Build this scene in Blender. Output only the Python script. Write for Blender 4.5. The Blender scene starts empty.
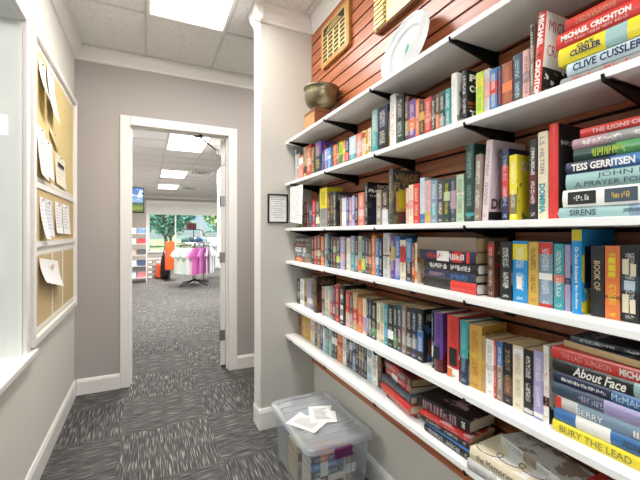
import bpy, bmesh, math, random
from mathutils import Vector, Matrix
random.seed(7)
PI = math.pi
scene = bpy.context.scene
COL = scene.collection

# ------------------------------------------------------------------ camera
YAW = math.radians(25.6); FOC = 360.0; CY = 233.0; EYE = 1.25
cd = bpy.data.cameras.new('camera'); cam = bpy.data.objects.new('camera', cd); COL.objects.link(cam)
cd.sensor_width = 36; cd.lens = FOC / 640 * 36; cd.shift_y = -(240 - CY) / 640
cd.clip_start = 0.02; cd.clip_end = 300
cam.location = (0, 0, EYE); cam.rotation_euler = (PI / 2, 0, -YAW)
scene.camera = cam

# ------------------------------------------------------------------ world, sun, exposure
w = bpy.data.worlds.new('world'); scene.world = w; w.use_nodes = True
wn = w.node_tree; wn.nodes.clear()
sky = wn.nodes.new('ShaderNodeTexSky'); sky.sky_type = 'HOSEK_WILKIE'; sky.turbidity = 3.0
sky.sun_direction = Vector((-0.5, -0.6, 0.75)).normalized()
bg = wn.nodes.new('ShaderNodeBackground'); bg.inputs[1].default_value = 3.0
wo = wn.nodes.new('ShaderNodeOutputWorld')
wn.links.new(sky.outputs[0], bg.inputs[0]); wn.links.new(bg.outputs[0], wo.inputs[0])
sl = bpy.data.lights.new('sun', 'SUN'); sl.energy = 8.0; sl.angle = 0.02; sl.color = (1, .96, .9)
sun = bpy.data.objects.new('sun', sl); COL.objects.link(sun)
sun.rotation_euler = Vector((-0.5, -0.6, 0.75)).to_track_quat('Z', 'Y').to_euler()
vs = scene.view_settings
vs.view_transform = 'Standard'; vs.look = 'None'; vs.gamma = 1.0; vs.use_curve_mapping = False
vs.exposure = 0.46
PANEL = 20.0          # watts of each corridor ceiling panel
PANEL_FAR = 95.0      # watts of each panel in the far room

def srgb(h):
    if isinstance(h, tuple): return h
    h = h.lstrip('#'); o = []
    for i in (0, 2, 4):
        c = int(h[i:i+2], 16) / 255
        o.append(c / 12.92 if c <= .04045 else ((c + .055) / 1.055) ** 2.4)
    return tuple(o)

# ------------------------------------------------------------------ pixel helpers (a point of the photo met by a known plane of the room)
SN, CS = math.sin(YAW), math.cos(YAW)
def ray(px, py=CY):
    u = (px - 320) / FOC
    return (SN + u * CS, CS - u * SN, (CY - py) / FOC)
def yz(px, py, X):
    r = ray(px, py); t = X / r[0]; return r[1] * t, EYE + r[2] * t
def xz(px, py, Y):
    r = ray(px, py); t = Y / r[1]; return r[0] * t, EYE + r[2] * t
def xy(px, py, Z):
    r = ray(px, py); t = (Z - EYE) / r[2]; return r[0] * t, r[1] * t

# ------------------------------------------------------------------ materials
MC = {}
def new_mat(name):
    m = bpy.data.materials.new(name); m.use_nodes = True
    nt = m.node_tree; b = nt.nodes['Principled BSDF']; return m, nt, b
def mat(name, col, rough=.6, metal=0, bump=0, bscale=200, var=0, vscale=3, trans=0, ior=1.45, alpha=1, emit=0, coat=0, stretch=None):
    if name in MC: return MC[name]
    m, nt, b = new_mat(name); c = srgb(col)
    b.inputs['Base Color'].default_value = (*c, 1); b.inputs['Roughness'].default_value = rough
    b.inputs['Metallic'].default_value = metal; b.inputs['Transmission Weight'].default_value = trans
    b.inputs['IOR'].default_value = ior; b.inputs['Alpha'].default_value = alpha
    b.inputs['Coat Weight'].default_value = coat
    if emit:
        b.inputs['Emission Color'].default_value = (*c, 1); b.inputs['Emission Strength'].default_value = emit
    tc = nt.nodes.new('ShaderNodeTexCoord')
    vec = tc.outputs['Object']
    if stretch:
        mp = nt.nodes.new('ShaderNodeMapping'); mp.inputs['Scale'].default_value = stretch
        nt.links.new(vec, mp.inputs[0]); vec = mp.outputs[0]
    if var:
        n = nt.nodes.new('ShaderNodeTexNoise'); n.inputs['Scale'].default_value = vscale; n.inputs['Detail'].default_value = 6
        mr = nt.nodes.new('ShaderNodeMapRange'); mr.inputs[3].default_value = 1 - var; mr.inputs[4].default_value = 1 + var
        mx = nt.nodes.new('ShaderNodeMix'); mx.data_type = 'RGBA'; mx.blend_type = 'MULTIPLY'; mx.inputs[0].default_value = 1
        mx.inputs[6].default_value = (*c, 1)
        nt.links.new(vec, n.inputs['Vector']); nt.links.new(n.outputs['Fac'], mr.inputs[0]); nt.links.new(mr.outputs[0], mx.inputs[7])
        nt.links.new(mx.outputs[2], b.inputs['Base Color'])
    if bump:
        n = nt.nodes.new('ShaderNodeTexNoise'); n.inputs['Scale'].default_value = bscale; n.inputs['Detail'].default_value = 3
        bp = nt.nodes.new('ShaderNodeBump'); bp.inputs['Strength'].default_value = bump; bp.inputs['Distance'].default_value = .002
        nt.links.new(vec, n.inputs['Vector']); nt.links.new(n.outputs['Fac'], bp.inputs['Height']); nt.links.new(bp.outputs[0], b.inputs['Normal'])
    MC[name] = m; return m

M_white = mat('white_trim_paint', '#eceae6', .35)
M_shelf = mat('white_shelf_laminate', '#f1f1f0', .4)
M_wall_l = mat('warm_white_wall_paint', '#dedcd3', .75, bump=.15, bscale=300)
M_wall_p = mat('pier_wall_paint', '#cbc7bf', .75, bump=.15, bscale=300)
M_wall_g = mat('mauve_grey_wall_paint', '#b0a9a5', .8, bump=.25, bscale=260)
M_black = mat('black_metal', '#141414', .4, .3)
M_blackp = mat('black_plastic', '#1a1a1c', .45)
M_steel = mat('satin_steel', '#a8a6a2', .35, .9)
M_paper = mat('white_paper', '#f2f1ee', .8)
M_ink = mat('grey_ink', '#a9a9ad', .8)
M_inkd = mat('dark_ink', '#2b2b2e', .7)
def glass_mat():
    m, nt, b = new_mat('window_glass'); nt.nodes.remove(b); g = nt.nodes.new('ShaderNodeBsdfGlossy'); g.inputs['Roughness'].default_value = .02
    t = nt.nodes.new('ShaderNodeBsdfTransparent'); t.inputs[0].default_value = (.96, .985, .98, 1); x = nt.nodes.new('ShaderNodeMixShader'); x.inputs[0].default_value = .035
    nt.links.new(t.outputs[0], x.inputs[1]); nt.links.new(g.outputs[0], x.inputs[2]); nt.links.new(x.outputs[0], nt.nodes['Material Output'].inputs[0]); return m
M_glass = glass_mat()
M_gold = mat('brass_plate', '#cfb878', .42, .5)
M_oak = mat('honey_oak', '#b98648', .4, var=.25, vscale=9, stretch=(6, 1, 8))
M_walnut = mat('walnut_wood', '#7b4c30', .45, var=.3, vscale=9, stretch=(2, 6, 12))
M_oakbox = mat('light_oak_block', '#b1885a', .5, var=.2, vscale=10, stretch=(6, 2, 10))
M_bronze = mat('tarnished_bronze', '#837c61', .34, .8, var=.35, vscale=14)
M_china = mat('white_china', '#cfd4d6', .2, coat=.3)
M_green = mat('green_emblem', '#2f9a73', .4)
M_frame = mat('black_frame_wood', '#19181a', .35)

def ceiling_mat():
    m, nt, b = new_mat('ceiling_tile_fleck'); b.inputs['Roughness'].default_value = .9
    tc = nt.nodes.new('ShaderNodeTexCoord'); n = nt.nodes.new('ShaderNodeTexNoise'); n.inputs['Scale'].default_value = 95; n.inputs['Detail'].default_value = 4
    r = nt.nodes.new('ShaderNodeValToRGB'); r.color_ramp.elements[0].position = .32; r.color_ramp.elements[1].position = .5
    r.color_ramp.elements[0].color = (*srgb('#cfcecb'), 1); r.color_ramp.elements[1].color = (*srgb('#e6e5e2'), 1)
    bp = nt.nodes.new('ShaderNodeBump'); bp.inputs['Strength'].default_value = .3; bp.inputs['Distance'].default_value = .003
    L = nt.links.new
    L(tc.outputs['Object'], n.inputs['Vector']); L(n.outputs['Fac'], r.inputs[0]); L(r.outputs[0], b.inputs['Base Color'])
    L(n.outputs['Fac'], bp.inputs['Height']); L(bp.outputs[0], b.inputs['Normal']); return m
M_ceil = ceiling_mat()

def nd(nt, t, **kw):
    n = nt.nodes.new('ShaderNode' + t)
    for k, v in kw.items():
        if k.startswith('i'):
            n.inputs[int(k[1:])].default_value = v
        else: setattr(n, k, v)
    return n
def mth(nt, op, a, b=None, c=None):
    n = nt.nodes.new('ShaderNodeMath'); n.operation = op
    for i, v in enumerate((a, b, c)):
        if v is None: continue
        if isinstance(v, (int, float)): n.inputs[i].default_value = v
        else: nt.links.new(v, n.inputs[i])
    return n.outputs[0]

def carpet_mat():
    m, nt, b = new_mat('carpet_tile_woven_strokes'); b.inputs['Roughness'].default_value = .95
    L = nt.links.new; tc = nd(nt, 'TexCoord'); sp = nd(nt, 'SeparateXYZ'); L(tc.outputs['Object'], sp.inputs[0])
    T = .52
    x = mth(nt, 'DIVIDE', mth(nt, 'ADD', sp.outputs[0], .15), T); y = mth(nt, 'DIVIDE', mth(nt, 'ADD', sp.outputs[1], .07), T)
    fx = mth(nt, 'FLOOR', x); fy = mth(nt, 'FLOOR', y)
    par = mth(nt, 'MODULO', mth(nt, 'ABSOLUTE', mth(nt, 'ADD', fx, fy)), 2)
    cb = nd(nt, 'CombineXYZ'); L(fx, cb.inputs[0]); L(fy, cb.inputs[1])
    wn_ = nd(nt, 'TexWhiteNoise', noise_dimensions='3D'); L(cb.outputs[0], wn_.inputs['Vector'])
    def strokes(sx, sy, sc):
        mp = nd(nt, 'Mapping'); mp.inputs['Scale'].default_value = (sx, sy, 1); L(tc.outputs['Object'], mp.inputs[0])
        n = nd(nt, 'TexNoise'); n.inputs['Scale'].default_value = sc; n.inputs['Detail'].default_value = 1.2; n.inputs['Roughness'].default_value = .45
        L(mp.outputs[0], n.inputs['Vector']); return n.outputs['Fac']
    a = strokes(230, 9, 1); c = strokes(9, 230, 1)
    mx = nd(nt, 'Mix', data_type='FLOAT'); L(par, mx.inputs[0]); L(a, mx.inputs[2]); L(c, mx.inputs[3])
    fine = nd(nt, 'TexNoise'); fine.inputs['Scale'].default_value = 420; L(tc.outputs['Object'], fine.inputs['Vector'])
    r = nd(nt, 'ValToRGB'); e = r.color_ramp.elements
    e[0].position = .38; e[0].color = (*srgb('#3b3a3a'), 1); e[1].position = .72; e[1].color = (*srgb('#a3a09b'), 1)
    k = r.color_ramp.elements.new(.55); k.color = (*srgb('#4e4c4b'), 1)
    v = mth(nt, 'ADD', mx.outputs[0], mth(nt, 'MULTIPLY', mth(nt, 'SUBTRACT', fine.outputs['Fac'], .5), .14))
    L(v, r.inputs[0])
    tv = nd(nt, 'MapRange'); tv.inputs[3].default_value = .88; tv.inputs[4].default_value = 1.1; L(wn_.outputs['Value'], tv.inputs[0])
    mu = nd(nt, 'Mix', data_type='RGBA', blend_type='MULTIPLY'); mu.inputs[0].default_value = 1
    L(r.outputs[0], mu.inputs[6]); L(tv.outputs[0], mu.inputs[7]); L(mu.outputs[2], b.inputs['Base Color'])
    bp = nd(nt, 'Bump'); bp.inputs['Strength'].default_value = .5; bp.inputs['Distance'].default_value = .004
    L(v, bp.inputs['Height']); L(bp.outputs[0], b.inputs['Normal']); return m
M_carpet = carpet_mat()

def wood_mat():
    m, nt, b = new_mat('cherry_slatwall_veneer'); b.inputs['Roughness'].default_value = .32
    L = nt.links.new; tc = nd(nt, 'TexCoord'); mp = nd(nt, 'Mapping'); mp.inputs['Scale'].default_value = (1, 3, 60); L(tc.outputs['Object'], mp.inputs[0])
    n = nd(nt, 'TexNoise'); n.inputs['Scale'].default_value = 1.2; n.inputs['Detail'].default_value = 8; L(mp.outputs[0], n.inputs['Vector'])
    r = nd(nt, 'ValToRGB'); e = r.color_ramp.elements
    e[0].position = .3; e[0].color = (*srgb('#8c4a2f'), 1); e[1].position = .75; e[1].color = (*srgb('#bf764e'), 1)
    L(n.outputs['Fac'], r.inputs[0]); L(r.outputs[0], b.inputs['Base Color']); return m
M_cherry = wood_mat()
M_groove = mat('dark_groove_back', '#120a07', .8)

# ---- printed book covers: one node group, one material per jacket
def cover_group():
    g = bpy.data.node_groups.new('printed_cover', 'ShaderNodeTree')
    I = g.interface
    for nme, t in (('Base', 'NodeSocketColor'), ('Band', 'NodeSocketColor'), ('Ink', 'NodeSocketColor'), ('Band Centre', 'NodeSocketFloat'),
                   ('Band Half', 'NodeSocketFloat'), ('Seed', 'NodeSocketFloat'), ('Marks', 'NodeSocketFloat'), ('Lines', 'NodeSocketFloat')):
        I.new_socket(nme, in_out='INPUT', socket_type=t)
    I.new_socket('Color', in_out='OUTPUT', socket_type='NodeSocketColor')
    gi = g.nodes.new('NodeGroupInput'); go = g.nodes.new('NodeGroupOutput'); L = g.links.new
    tc = nd(g, 'TexCoord'); sp = nd(g, 'SeparateXYZ'); L(tc.outputs['Generated'], sp.inputs[0])
    sn = nd(g, 'SeparateXYZ'); L(tc.outputs['Normal'], sn.inputs[0])
    spine = mth(g, 'GREATER_THAN', mth(g, 'ABSOLUTE', sn.outputs[0]), .55)
    x, y, z = sp.outputs
    band = mth(g, 'LESS_THAN', mth(g, 'ABSOLUTE', mth(g, 'SUBTRACT', z, gi.outputs['Band Centre'])), gi.outputs['Band Half'])
    # lettering on the spine: rows of strokes along z
    cb = nd(g, 'CombineXYZ'); L(mth(g, 'MULTIPLY', y, gi.outputs['Lines']), cb.inputs[0]); L(mth(g, 'MULTIPLY', z, 40), cb.inputs[1]); L(gi.outputs['Seed'], cb.inputs[2])
    n = nd(g, 'TexNoise'); n.inputs['Scale'].default_value = 1.5; n.inputs['Detail'].default_value = 1; L(cb.outputs[0], n.inputs['Vector'])
    gl = mth(g, 'GREATER_THAN', n.outputs['Fac'], .5)
    iny = mth(g, 'LESS_THAN', mth(g, 'ABSOLUTE', mth(g, 'SUBTRACT', y, .5)), .25)
    z1 = mth(g, 'LESS_THAN', mth(g, 'ABSOLUTE', mth(g, 'SUBTRACT', z, .73)), .17)
    z2 = mth(g, 'LESS_THAN', mth(g, 'ABSOLUTE', mth(g, 'SUBTRACT', z, .34)), .14)
    z3 = mth(g, 'LESS_THAN', mth(g, 'ABSOLUTE', mth(g, 'SUBTRACT', z, .07)), .025)
    zz = mth(g, 'MAXIMUM', mth(g, 'MAXIMUM', z1, z2), z3)
    sm = mth(g, 'MULTIPLY', mth(g, 'MULTIPLY', gl, iny), mth(g, 'MULTIPLY', zz, spine))
    # front cover picture: soft blotches of the band colour and two rows of lettering
    mp = nd(g, 'CombineXYZ'); L(mth(g, 'MULTIPLY', x, 2.2), mp.inputs[0]); L(mth(g, 'MULTIPLY', z, 3), mp.inputs[1]); L(gi.outputs['Seed'], mp.inputs[2])
    n2 = nd(g, 'TexNoise'); n2.inputs['Scale'].default_value = 1.3; n2.inputs['Detail'].default_value = 4; L(mp.outputs[0], n2.inputs['Vector'])
    notsp = mth(g, 'SUBTRACT', 1, spine)
    pic = mth(g, 'MULTIPLY', mth(g, 'MULTIPLY', mth(g, 'GREATER_THAN', n2.outputs['Fac'], .53), mth(g, 'LESS_THAN', z, .7)), notsp)
    mp3 = nd(g, 'CombineXYZ'); L(mth(g, 'MULTIPLY', x, 14), mp3.inputs[0]); L(mth(g, 'MULTIPLY', z, 9), mp3.inputs[1]); L(gi.outputs['Seed'], mp3.inputs[2])
    n3 = nd(g, 'TexNoise'); n3.inputs['Scale'].default_value = 1.2; L(mp3.outputs[0], n3.inputs['Vector'])
    cz = mth(g, 'LESS_THAN', mth(g, 'ABSOLUTE', mth(g, 'SUBTRACT', z, .83)), .07)
    cx = mth(g, 'LESS_THAN', mth(g, 'ABSOLUTE', mth(g, 'SUBTRACT', x, .52)), .36)
    ct = mth(g, 'MULTIPLY', mth(g, 'MULTIPLY', mth(g, 'GREATER_THAN', n3.outputs['Fac'], .52), cz), mth(g, 'MULTIPLY', cx, notsp))
    ink = mth(g, 'MULTIPLY', mth(g, 'MULTIPLY', mth(g, 'MAXIMUM', sm, ct), .62), gi.outputs['Marks'])
    m1 = nd(g, 'Mix', data_type='RGBA'); L(mth(g, 'MAXIMUM', mth(g, 'MULTIPLY', band, spine), pic), m1.inputs[0]); L(gi.outputs['Base'], m1.inputs[6]); L(gi.outputs['Band'], m1.inputs[7])
    m2 = nd(g, 'Mix', data_type='RGBA'); L(ink, m2.inputs[0]); L(m1.outputs[2], m2.inputs[6]); L(gi.outputs['Ink'], m2.inputs[7])
    L(m2.outputs[2], go.inputs[0]); return g
GRP = cover_group()
PAL = {  # word -> colour
 'pale blue': '#b9cdd6', 'white': '#e9e7e2', 'salmon': '#cf7763', 'cream': '#ded3b8', 'tan': '#b59a70', 'red': '#bf3530', 'bright red': '#d03a33', 'pink': '#d3a3a0',
 'brown': '#6b4734', 'dark brown': '#3c2b25', 'purple': '#62408f', 'navy': '#252c4c', 'blue': '#3f6fa8', 'bright blue': '#2590cf', 'orange': '#d9763c', 'lime green': '#b4cc35',
 'teal': '#3b98a0', 'pale teal': '#93b6b5', 'black': '#1f1f22', 'grey': '#8c8c8a', 'dark grey': '#454748', 'dark green': '#25413a', 'green': '#4c8b55', 'yellow': '#e0cf2e',
 'mauve': '#a88790', 'lavender': '#a39bc3', 'ochre': '#c79b48', 'maroon': '#5e2127', 'grey blue': '#7b93a8', 'taupe': '#8b7c6e', 'pale grey': '#c5c5c3', 'olive': '#6f6a45',
 'light green': '#a8bda0', 'rust': '#8c4a2f', 'slate': '#3b4b5c', 'mid blue': '#4a82b8', 'gold': '#c8a54a', 'pale pink': '#d6c6cc'}
_cc = [0]
def cover_mat(base, band, ink, bc, bh, marks=1.0, rough=.35, T=.013):
    _cc[0] += 1
    m, nt, b = new_mat('printed_jacket'); b.inputs['Roughness'].default_value = rough
    g = nt.nodes.new('ShaderNodeGroup'); g.node_tree = GRP
    for k, v in (('Base', base), ('Band', band), ('Ink', ink)): g.inputs[k].default_value = (*srgb(PAL.get(v, v)), 1)
    g.inputs['Band Centre'].default_value = bc; g.inputs['Band Half'].default_value = bh
    g.inputs['Seed'].default_value = _cc[0] * 3.7; g.inputs['Marks'].default_value = marks; g.inputs['Lines'].default_value = 3.6 * max(1, T / .013) ** .7
    nt.links.new(g.outputs[0], b.inputs['Base Color']); return m
def pages_mat(name, col):
    m, nt, b = new_mat(name); b.inputs['Roughness'].default_value = .85
    tc = nd(nt, 'TexCoord'); mp = nd(nt, 'Mapping'); mp.inputs['Scale'].default_value = (3, 900, 3); nt.links.new(tc.outputs['Object'], mp.inputs[0])
    n = nd(nt, 'TexNoise'); n.inputs['Scale'].default_value = 1; nt.links.new(mp.outputs[0], n.inputs['Vector'])
    r = nd(nt, 'ValToRGB'); c = srgb(col); r.color_ramp.elements[0].position = .3; r.color_ramp.elements[1].position = .6
    r.color_ramp.elements[0].color = (*[k * .72 for k in c], 1); r.color_ramp.elements[1].color = (*c, 1)
    nt.links.new(n.outputs['Fac'], r.inputs[0]); nt.links.new(r.outputs[0], b.inputs['Base Color']); return m
M_pg = [pages_mat('cream_page_edges', '#ddd2ba'), pages_mat('tan_page_edges', '#c9b182'), pages_mat('white_page_edges', '#e9e5dc')]

# ------------------------------------------------------------------ mesh helpers
class MB:
    def __init__(s): s.v = []; s.f = []; s.mi = []
    def add(s, vs_, fs, mi=0):
        o = len(s.v); s.v += [tuple(p) for p in vs_]; s.f += [tuple(i + o for i in f) for f in fs]; s.mi += [mi] * len(fs); return s
    def box(s, x0, x1, y0, y1, z0, z1, mi=0):
        if x0 > x1: x0, x1 = x1, x0
        if y0 > y1: y0, y1 = y1, y0
        if z0 > z1: z0, z1 = z1, z0
        return s.add([(x0,y0,z0),(x1,y0,z0),(x1,y1,z0),(x0,y1,z0),(x0,y0,z1),(x1,y0,z1),(x1,y1,z1),(x0,y1,z1)],
              [(0,3,2,1),(4,5,6,7),(0,1,5,4),(1,2,6,5),(2,3,7,6),(3,0,4,7)], mi)
    def prism(s, poly, d, mi=0):      # poly: 3D points, extruded by vector d
        n = len(poly); d = Vector(d); a = [Vector(p) for p in poly]; b = [p + d for p in a]
        fs = [tuple(range(n - 1, -1, -1)), tuple(range(n, 2 * n))] + [(i, (i + 1) % n, (i + 1) % n + n, i + n) for i in range(n)]
        return s.add(a + b, fs, mi)
    def lathe(s, prof, c=(0,0,0), n=32, mi=0):
        vs_ = []; fs = []
        for r, z in prof:
            for k in range(n):
                a = 2 * PI * k / n; vs_.append((c[0] + r * math.cos(a), c[1] + r * math.sin(a), c[2] + z))
        for i in range(len(prof) - 1):
            for k in range(n):
                k2 = (k + 1) % n; fs.append((i*n+k, i*n+k2, (i+1)*n+k2, (i+1)*n+k))
        return s.add(vs_, fs, mi)
    def tube(s, pts, r, n=8, mi=0):
        pts = [Vector(p) for p in pts]; rs = r if isinstance(r, (list, tuple)) else [r] * len(pts)
        vs_ = []; fs = []; up = Vector((0, 0, 1))
        for i, p in enumerate(pts):
            d = (pts[min(i+1, len(pts)-1)] - pts[max(i-1, 0)]).normalized()
            a = d.cross(up)
            if a.length < .05: a = d.cross(Vector((0, 1, 0)))
            a.normalize(); b = d.cross(a)
            for k in range(n):
                t = 2 * PI * k / n; vs_.append(p + (a * math.cos(t) + b * math.sin(t)) * rs[i])
        for i in range(len(pts) - 1):
            for k in range(n):
                k2 = (k + 1) % n; fs.append((i*n+k, i*n+k2, (i+1)*n+k2, (i+1)*n+k))
        fs.append(tuple(range(n - 1, -1, -1))); fs.append(tuple(range((len(pts)-1)*n, len(pts)*n)))
        return s.add(vs_, fs, mi)
    def build(s, name, mats, parent=None, smooth=False, bevel=0):
        me = bpy.data.meshes.new(name); me.from_pydata([tuple(v) for v in s.v], [], s.f)
        if not isinstance(mats, (list, tuple)): mats = [mats]
        for m in mats: me.materials.append(m)
        for p, i in zip(me.polygons, s.mi): p.material_index = i; p.use_smooth = smooth
        bm = bmesh.new(); bm.from_mesh(me); bmesh.ops.recalc_face_normals(bm, faces=bm.faces); bm.to_mesh(me); bm.free()
        o = bpy.data.objects.new(name, me); COL.objects.link(o)
        if parent: o.parent = parent
        if bevel:
            b = o.modifiers.new('bevel', 'BEVEL'); b.width = bevel; b.segments = 2; b.limit_method = 'ANGLE'
        return o
def tag(o, label=None, cat=None, group=None, kind=None):
    if label: o['label'] = label
    if cat: o['category'] = cat
    if group: o['group'] = group
    if kind: o['kind'] = kind
    return o
def struct(o): o['kind'] = 'structure'; return o
def empty(name, loc, rot=(0,0,0)):
    e = bpy.data.objects.new(name, None); e.empty_display_size = .05; COL.objects.link(e); e.location = loc; e.rotation_euler = rot; return e
def box(name, x0, x1, y0, y1, z0, z1, m, parent=None, bevel=0):
    return MB().box(x0, x1, y0, y1, z0, z1).build(name, m, parent, bevel=bevel)

_tm = {}
def text_mesh(s, bold=0.0, ital=False):
    k = (s, bold, ital)
    if k in _tm: return _tm[k].copy()
    c = bpy.data.curves.new('lettering', 'FONT'); c.body = s; c.size = 1; c.resolution_u = 2; c.offset = bold; c.extrude = .0
    if ital: c.shear = .35
    o = bpy.data.objects.new('lettering', c); COL.objects.link(o)
    dg = bpy.context.evaluated_depsgraph_get(); me = bpy.data.meshes.new_from_object(o.evaluated_get(dg))
    COL.objects.unlink(o); bpy.data.objects.remove(o)
    _tm[k] = me; return me.copy()
def strokes_mesh(s):      # s = how many letter-like marks
    rnd = random.Random(s * 13 + 5); v = []; f = []; x = 0
    for k in range(s * 2):
        w_ = rnd.uniform(.08, .2)
        if k % 5 == 4: x += .14
        y0 = rnd.choice((0, 0, .35)); y1 = rnd.choice((1, 1, .7)); n = len(v)
        v += [(x, y0, 0), (x + w_, y0, 0), (x + w_, y1, 0), (x, y1, 0)]; f.append((n, n + 1, n + 2, n + 3))
        if rnd.random() < .6:
            n = len(v); yy = rnd.choice((0, .42, .85)); v += [(x, yy, 0), (x + w_ + .12, yy, 0), (x + w_ + .12, yy + .15, 0), (x, yy + .15, 0)]; f.append((n, n + 1, n + 2, n + 3))
        x += w_ + rnd.uniform(.07, .16)
    me = bpy.data.meshes.new('strokes'); me.from_pydata(v, [], f); return me
def lettering(s, m, parent, origin, ux, uy, wd, ht, name='title', bold=.02, ital=False, thick=.0003):
    """flat raised print: centred on origin, ux = reading direction, uy = letter-up"""
    me = strokes_mesh(s) if isinstance(s, int) else text_mesh(s, bold, ital)
    xs = [v.co.x for v in me.vertices]; ys = [v.co.y for v in me.vertices]
    x0, x1, y0, y1 = min(xs), max(xs), min(ys), max(ys)
    ux = Vector(ux); uy = Vector(uy); n = ux.cross(uy); o = Vector(origin)
    for v in me.vertices:
        a = ((v.co.x - x0) / (x1 - x0) - .5) * wd; b = ((v.co.y - y0) / (y1 - y0) - .5) * ht
        v.co = o + ux * a + uy * b + n * thick
    me.materials.clear(); me.materials.append(m)
    ob = bpy.data.objects.new(name, me); COL.objects.link(ob)
    if parent: ob.parent = parent
    return ob
def inkmat(col): return mat('ink_' + col.replace(' ', '_').replace('#', ''), PAL.get(col, col), .5)

# ================================================================== SETTING
XL, XW, XS_, YE, YP = -.508, 1.025, 1.005, 3.317, 2.23     # left wall, shelf wall, slatwall face, end wall, pier face
ZC = 2.69; XF = .815                                       # ceiling, shelf front edge
YB = -2.4                                                  # wall behind the camera
FY = 15.2; FX0, FX1 = -.9, 7.0                             # far room
struct(box('floor', -3.2, 8, YB - .15, FY + .2, -.1, 0, M_carpet))
def shell(name, m, *bs):
    b = MB()
    for q in bs: b.box(*q)
    return struct(b.build(name, m))
shell('ceiling', M_ceil, (-3.2, 8, YB - .15, FY + .2, ZC, ZC + .1))
# left wall with the pass-through window opening
OY0, OY1, OZ0, OZ1 = -.9, 2.04, .70, 2.209
shell('wall_left', M_wall_l, (XL - .12, XL, YB, OY0, 0, ZC), (XL - .12, XL, OY1, YE, 0, ZC), (XL - .12, XL, OY0, OY1, 0, OZ0 - .03), (XL - .12, XL, OY0, OY1, OZ1, ZC))
DX0, DX1, DZ = -.127, .665, 2.13
shell('wall_end', M_wall_g, (-3.2, DX0 - .02, YE, YE + .12, 0, ZC), (DX1 + .02, 2.6, YE, YE + .12, 0, ZC), (DX0 - .02, DX1 + .02, YE, YE + .12, DZ + .02, ZC))
shell('wall_right', M_wall_p, (XW, XW + .12, YB, YP + .125, 0, ZC))
shell('wall_pier', M_wall_p, (.652, XW, YP, YP + .125, 0, ZC))
shell('wall_back', M_wall_l, (XL - .12, XL + .06, YB - .12, YB, 0, ZC), (XW - .06, XW + .12, YB - .12, YB, 0, ZC), (XL + .06, XW - .06, YB - .12, YB, 0, .12), (XL + .06, XW - .06, YB - .12, YB, 2.55, ZC))
wb_ = MB()
for q in ((XL + .06, XL + .12, .12, 2.55), (XW - .12, XW - .06, .12, 2.55), (.23, .29, .12, 2.55), (XL + .12, XW - .12, .12, .19), (XL + .12, XW - .12, 2.48, 2.55)): wb_.box(q[0], q[1], YB - .09, YB - .03, q[2], q[3])
wbo = struct(wb_.build('window_added_behind', M_white)); box('glass_pane', XL + .06, XW - .06, YB - .063, YB - .057, .12, 2.55, M_glass, wbo)  # unseen window added behind the camera so sky light fills the corridor
pl_ = bpy.data.lights.new('sky_portal', 'AREA'); pl_.shape = 'RECTANGLE'; pl_.size = 1.4; pl_.size_y = 2.4; pl_.cycles.is_portal = True
po_ = bpy.data.objects.new('sky_portal', pl_); COL.objects.link(po_); po_.location = (.26, YB - .13, 1.33); po_.rotation_euler = (-PI / 2, 0, PI)  # portal guiding sky light through the added rear window
shell('wall_side_passage', M_wall_g, (2.5, 2.6, YP + .125, YE, 0, ZC), (XW + .12, 2.6, YP, YP + .125, 0, ZC))
# office behind the pass-through
M_off = mat('pale_blue_office_paint', '#d3dee4', .7)
ob = MB(); a = Vector((-.60, 2.90, 0)); d = Vector((-.7, .72, 0)).normalized(); n = Vector((d.y, -d.x, 0)) * .06
ob.prism([a, a + d * 2.0, a + d * 2.0 - n, a - n], (0, 0, ZC)); struct(ob.build('wall_office_angled', M_off))
shell('wall_office', M_off, (-3.2, -3.1, YB, YE, 0, ZC), (-3.2, XL - .12, YB - .12, YB, 0, ZC))
# far room shell
M_beige = mat('far_room_beige_paint', '#b9b0a9', .8)
WX0, WX1, WZ0, WZ1 = .02, 3.4, .56, 2.42
shell('wall_far', M_beige, (-3.2, WX0, FY, FY + .15, 0, ZC), (WX1, 8, FY, FY + .15, 0, ZC), (WX0, WX1, FY, FY + .15, 0, WZ0), (WX0, WX1, FY, FY + .15, WZ1, ZC))
shell('wall_far_left', M_beige, (FX0 - .1, FX0, YE + .12, FY, 0, ZC))
shell('wall_far_right', M_beige, (7, 7.1, YE + .12, FY, 0, ZC), (2.6, 7.1, YE, YE + .12, 0, ZC))
shell('wall_partition', mat('partition_grey_paint', '#aeaaa6', .8), (1.18, 1.3, YE + .121, 6.3, 0, 2.34))

def crown(name, pts, inward):      # run of crown moulding under the ceiling; inward = unit vector into the room
    p0, p1 = Vector((*pts[0], 0)), Vector((*pts[1], 0)); iv = Vector((*inward, 0))
    prof = [(0, ZC), (.055, ZC), (.055, ZC - .014), (.046, ZC - .022), (.038, ZC - .048), (.022, ZC - .070), (.014, ZC - .082), (.014, ZC - .098), (0, ZC - .102)]
    b = MB(); b.prism([p0 + iv * a + Vector((0, 0, z)) for a, z in prof], p1 - p0)
    return struct(b.build(name, M_white))
crown('trim_1', ((XL, YB), (XL, YE)), (1, 0)); crown('trim_2', ((XL, YE), (2.5, YE)), (0, -1))
crown('trim_3', ((XW, YB), (XW, YP)), (-1, 0)); crown('trim_4', ((.652 - .05, YP), (XW, YP)), (0, -1))
crown('trim_5', ((.652, YP - .05), (.652, YP + .125)), (-1, 0))
crown('trim_6', ((FX0, FY), (7, FY)), (0, -1))
def base(name, p0, p1, inward, h=.12):
    p0, p1 = Vector((*p0, 0)), Vector((*p1, 0)); iv = Vector((*inward, 0))
    prof = [(0, 0), (.015, 0), (.015, h - .022), (.009, h - .006), (.005, h), (0, h)]
    b = MB(); b.prism([p0 + iv * a + Vector((0, 0, z)) for a, z in prof], p1 - p0); return struct(b.build(name, M_white))
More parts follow.
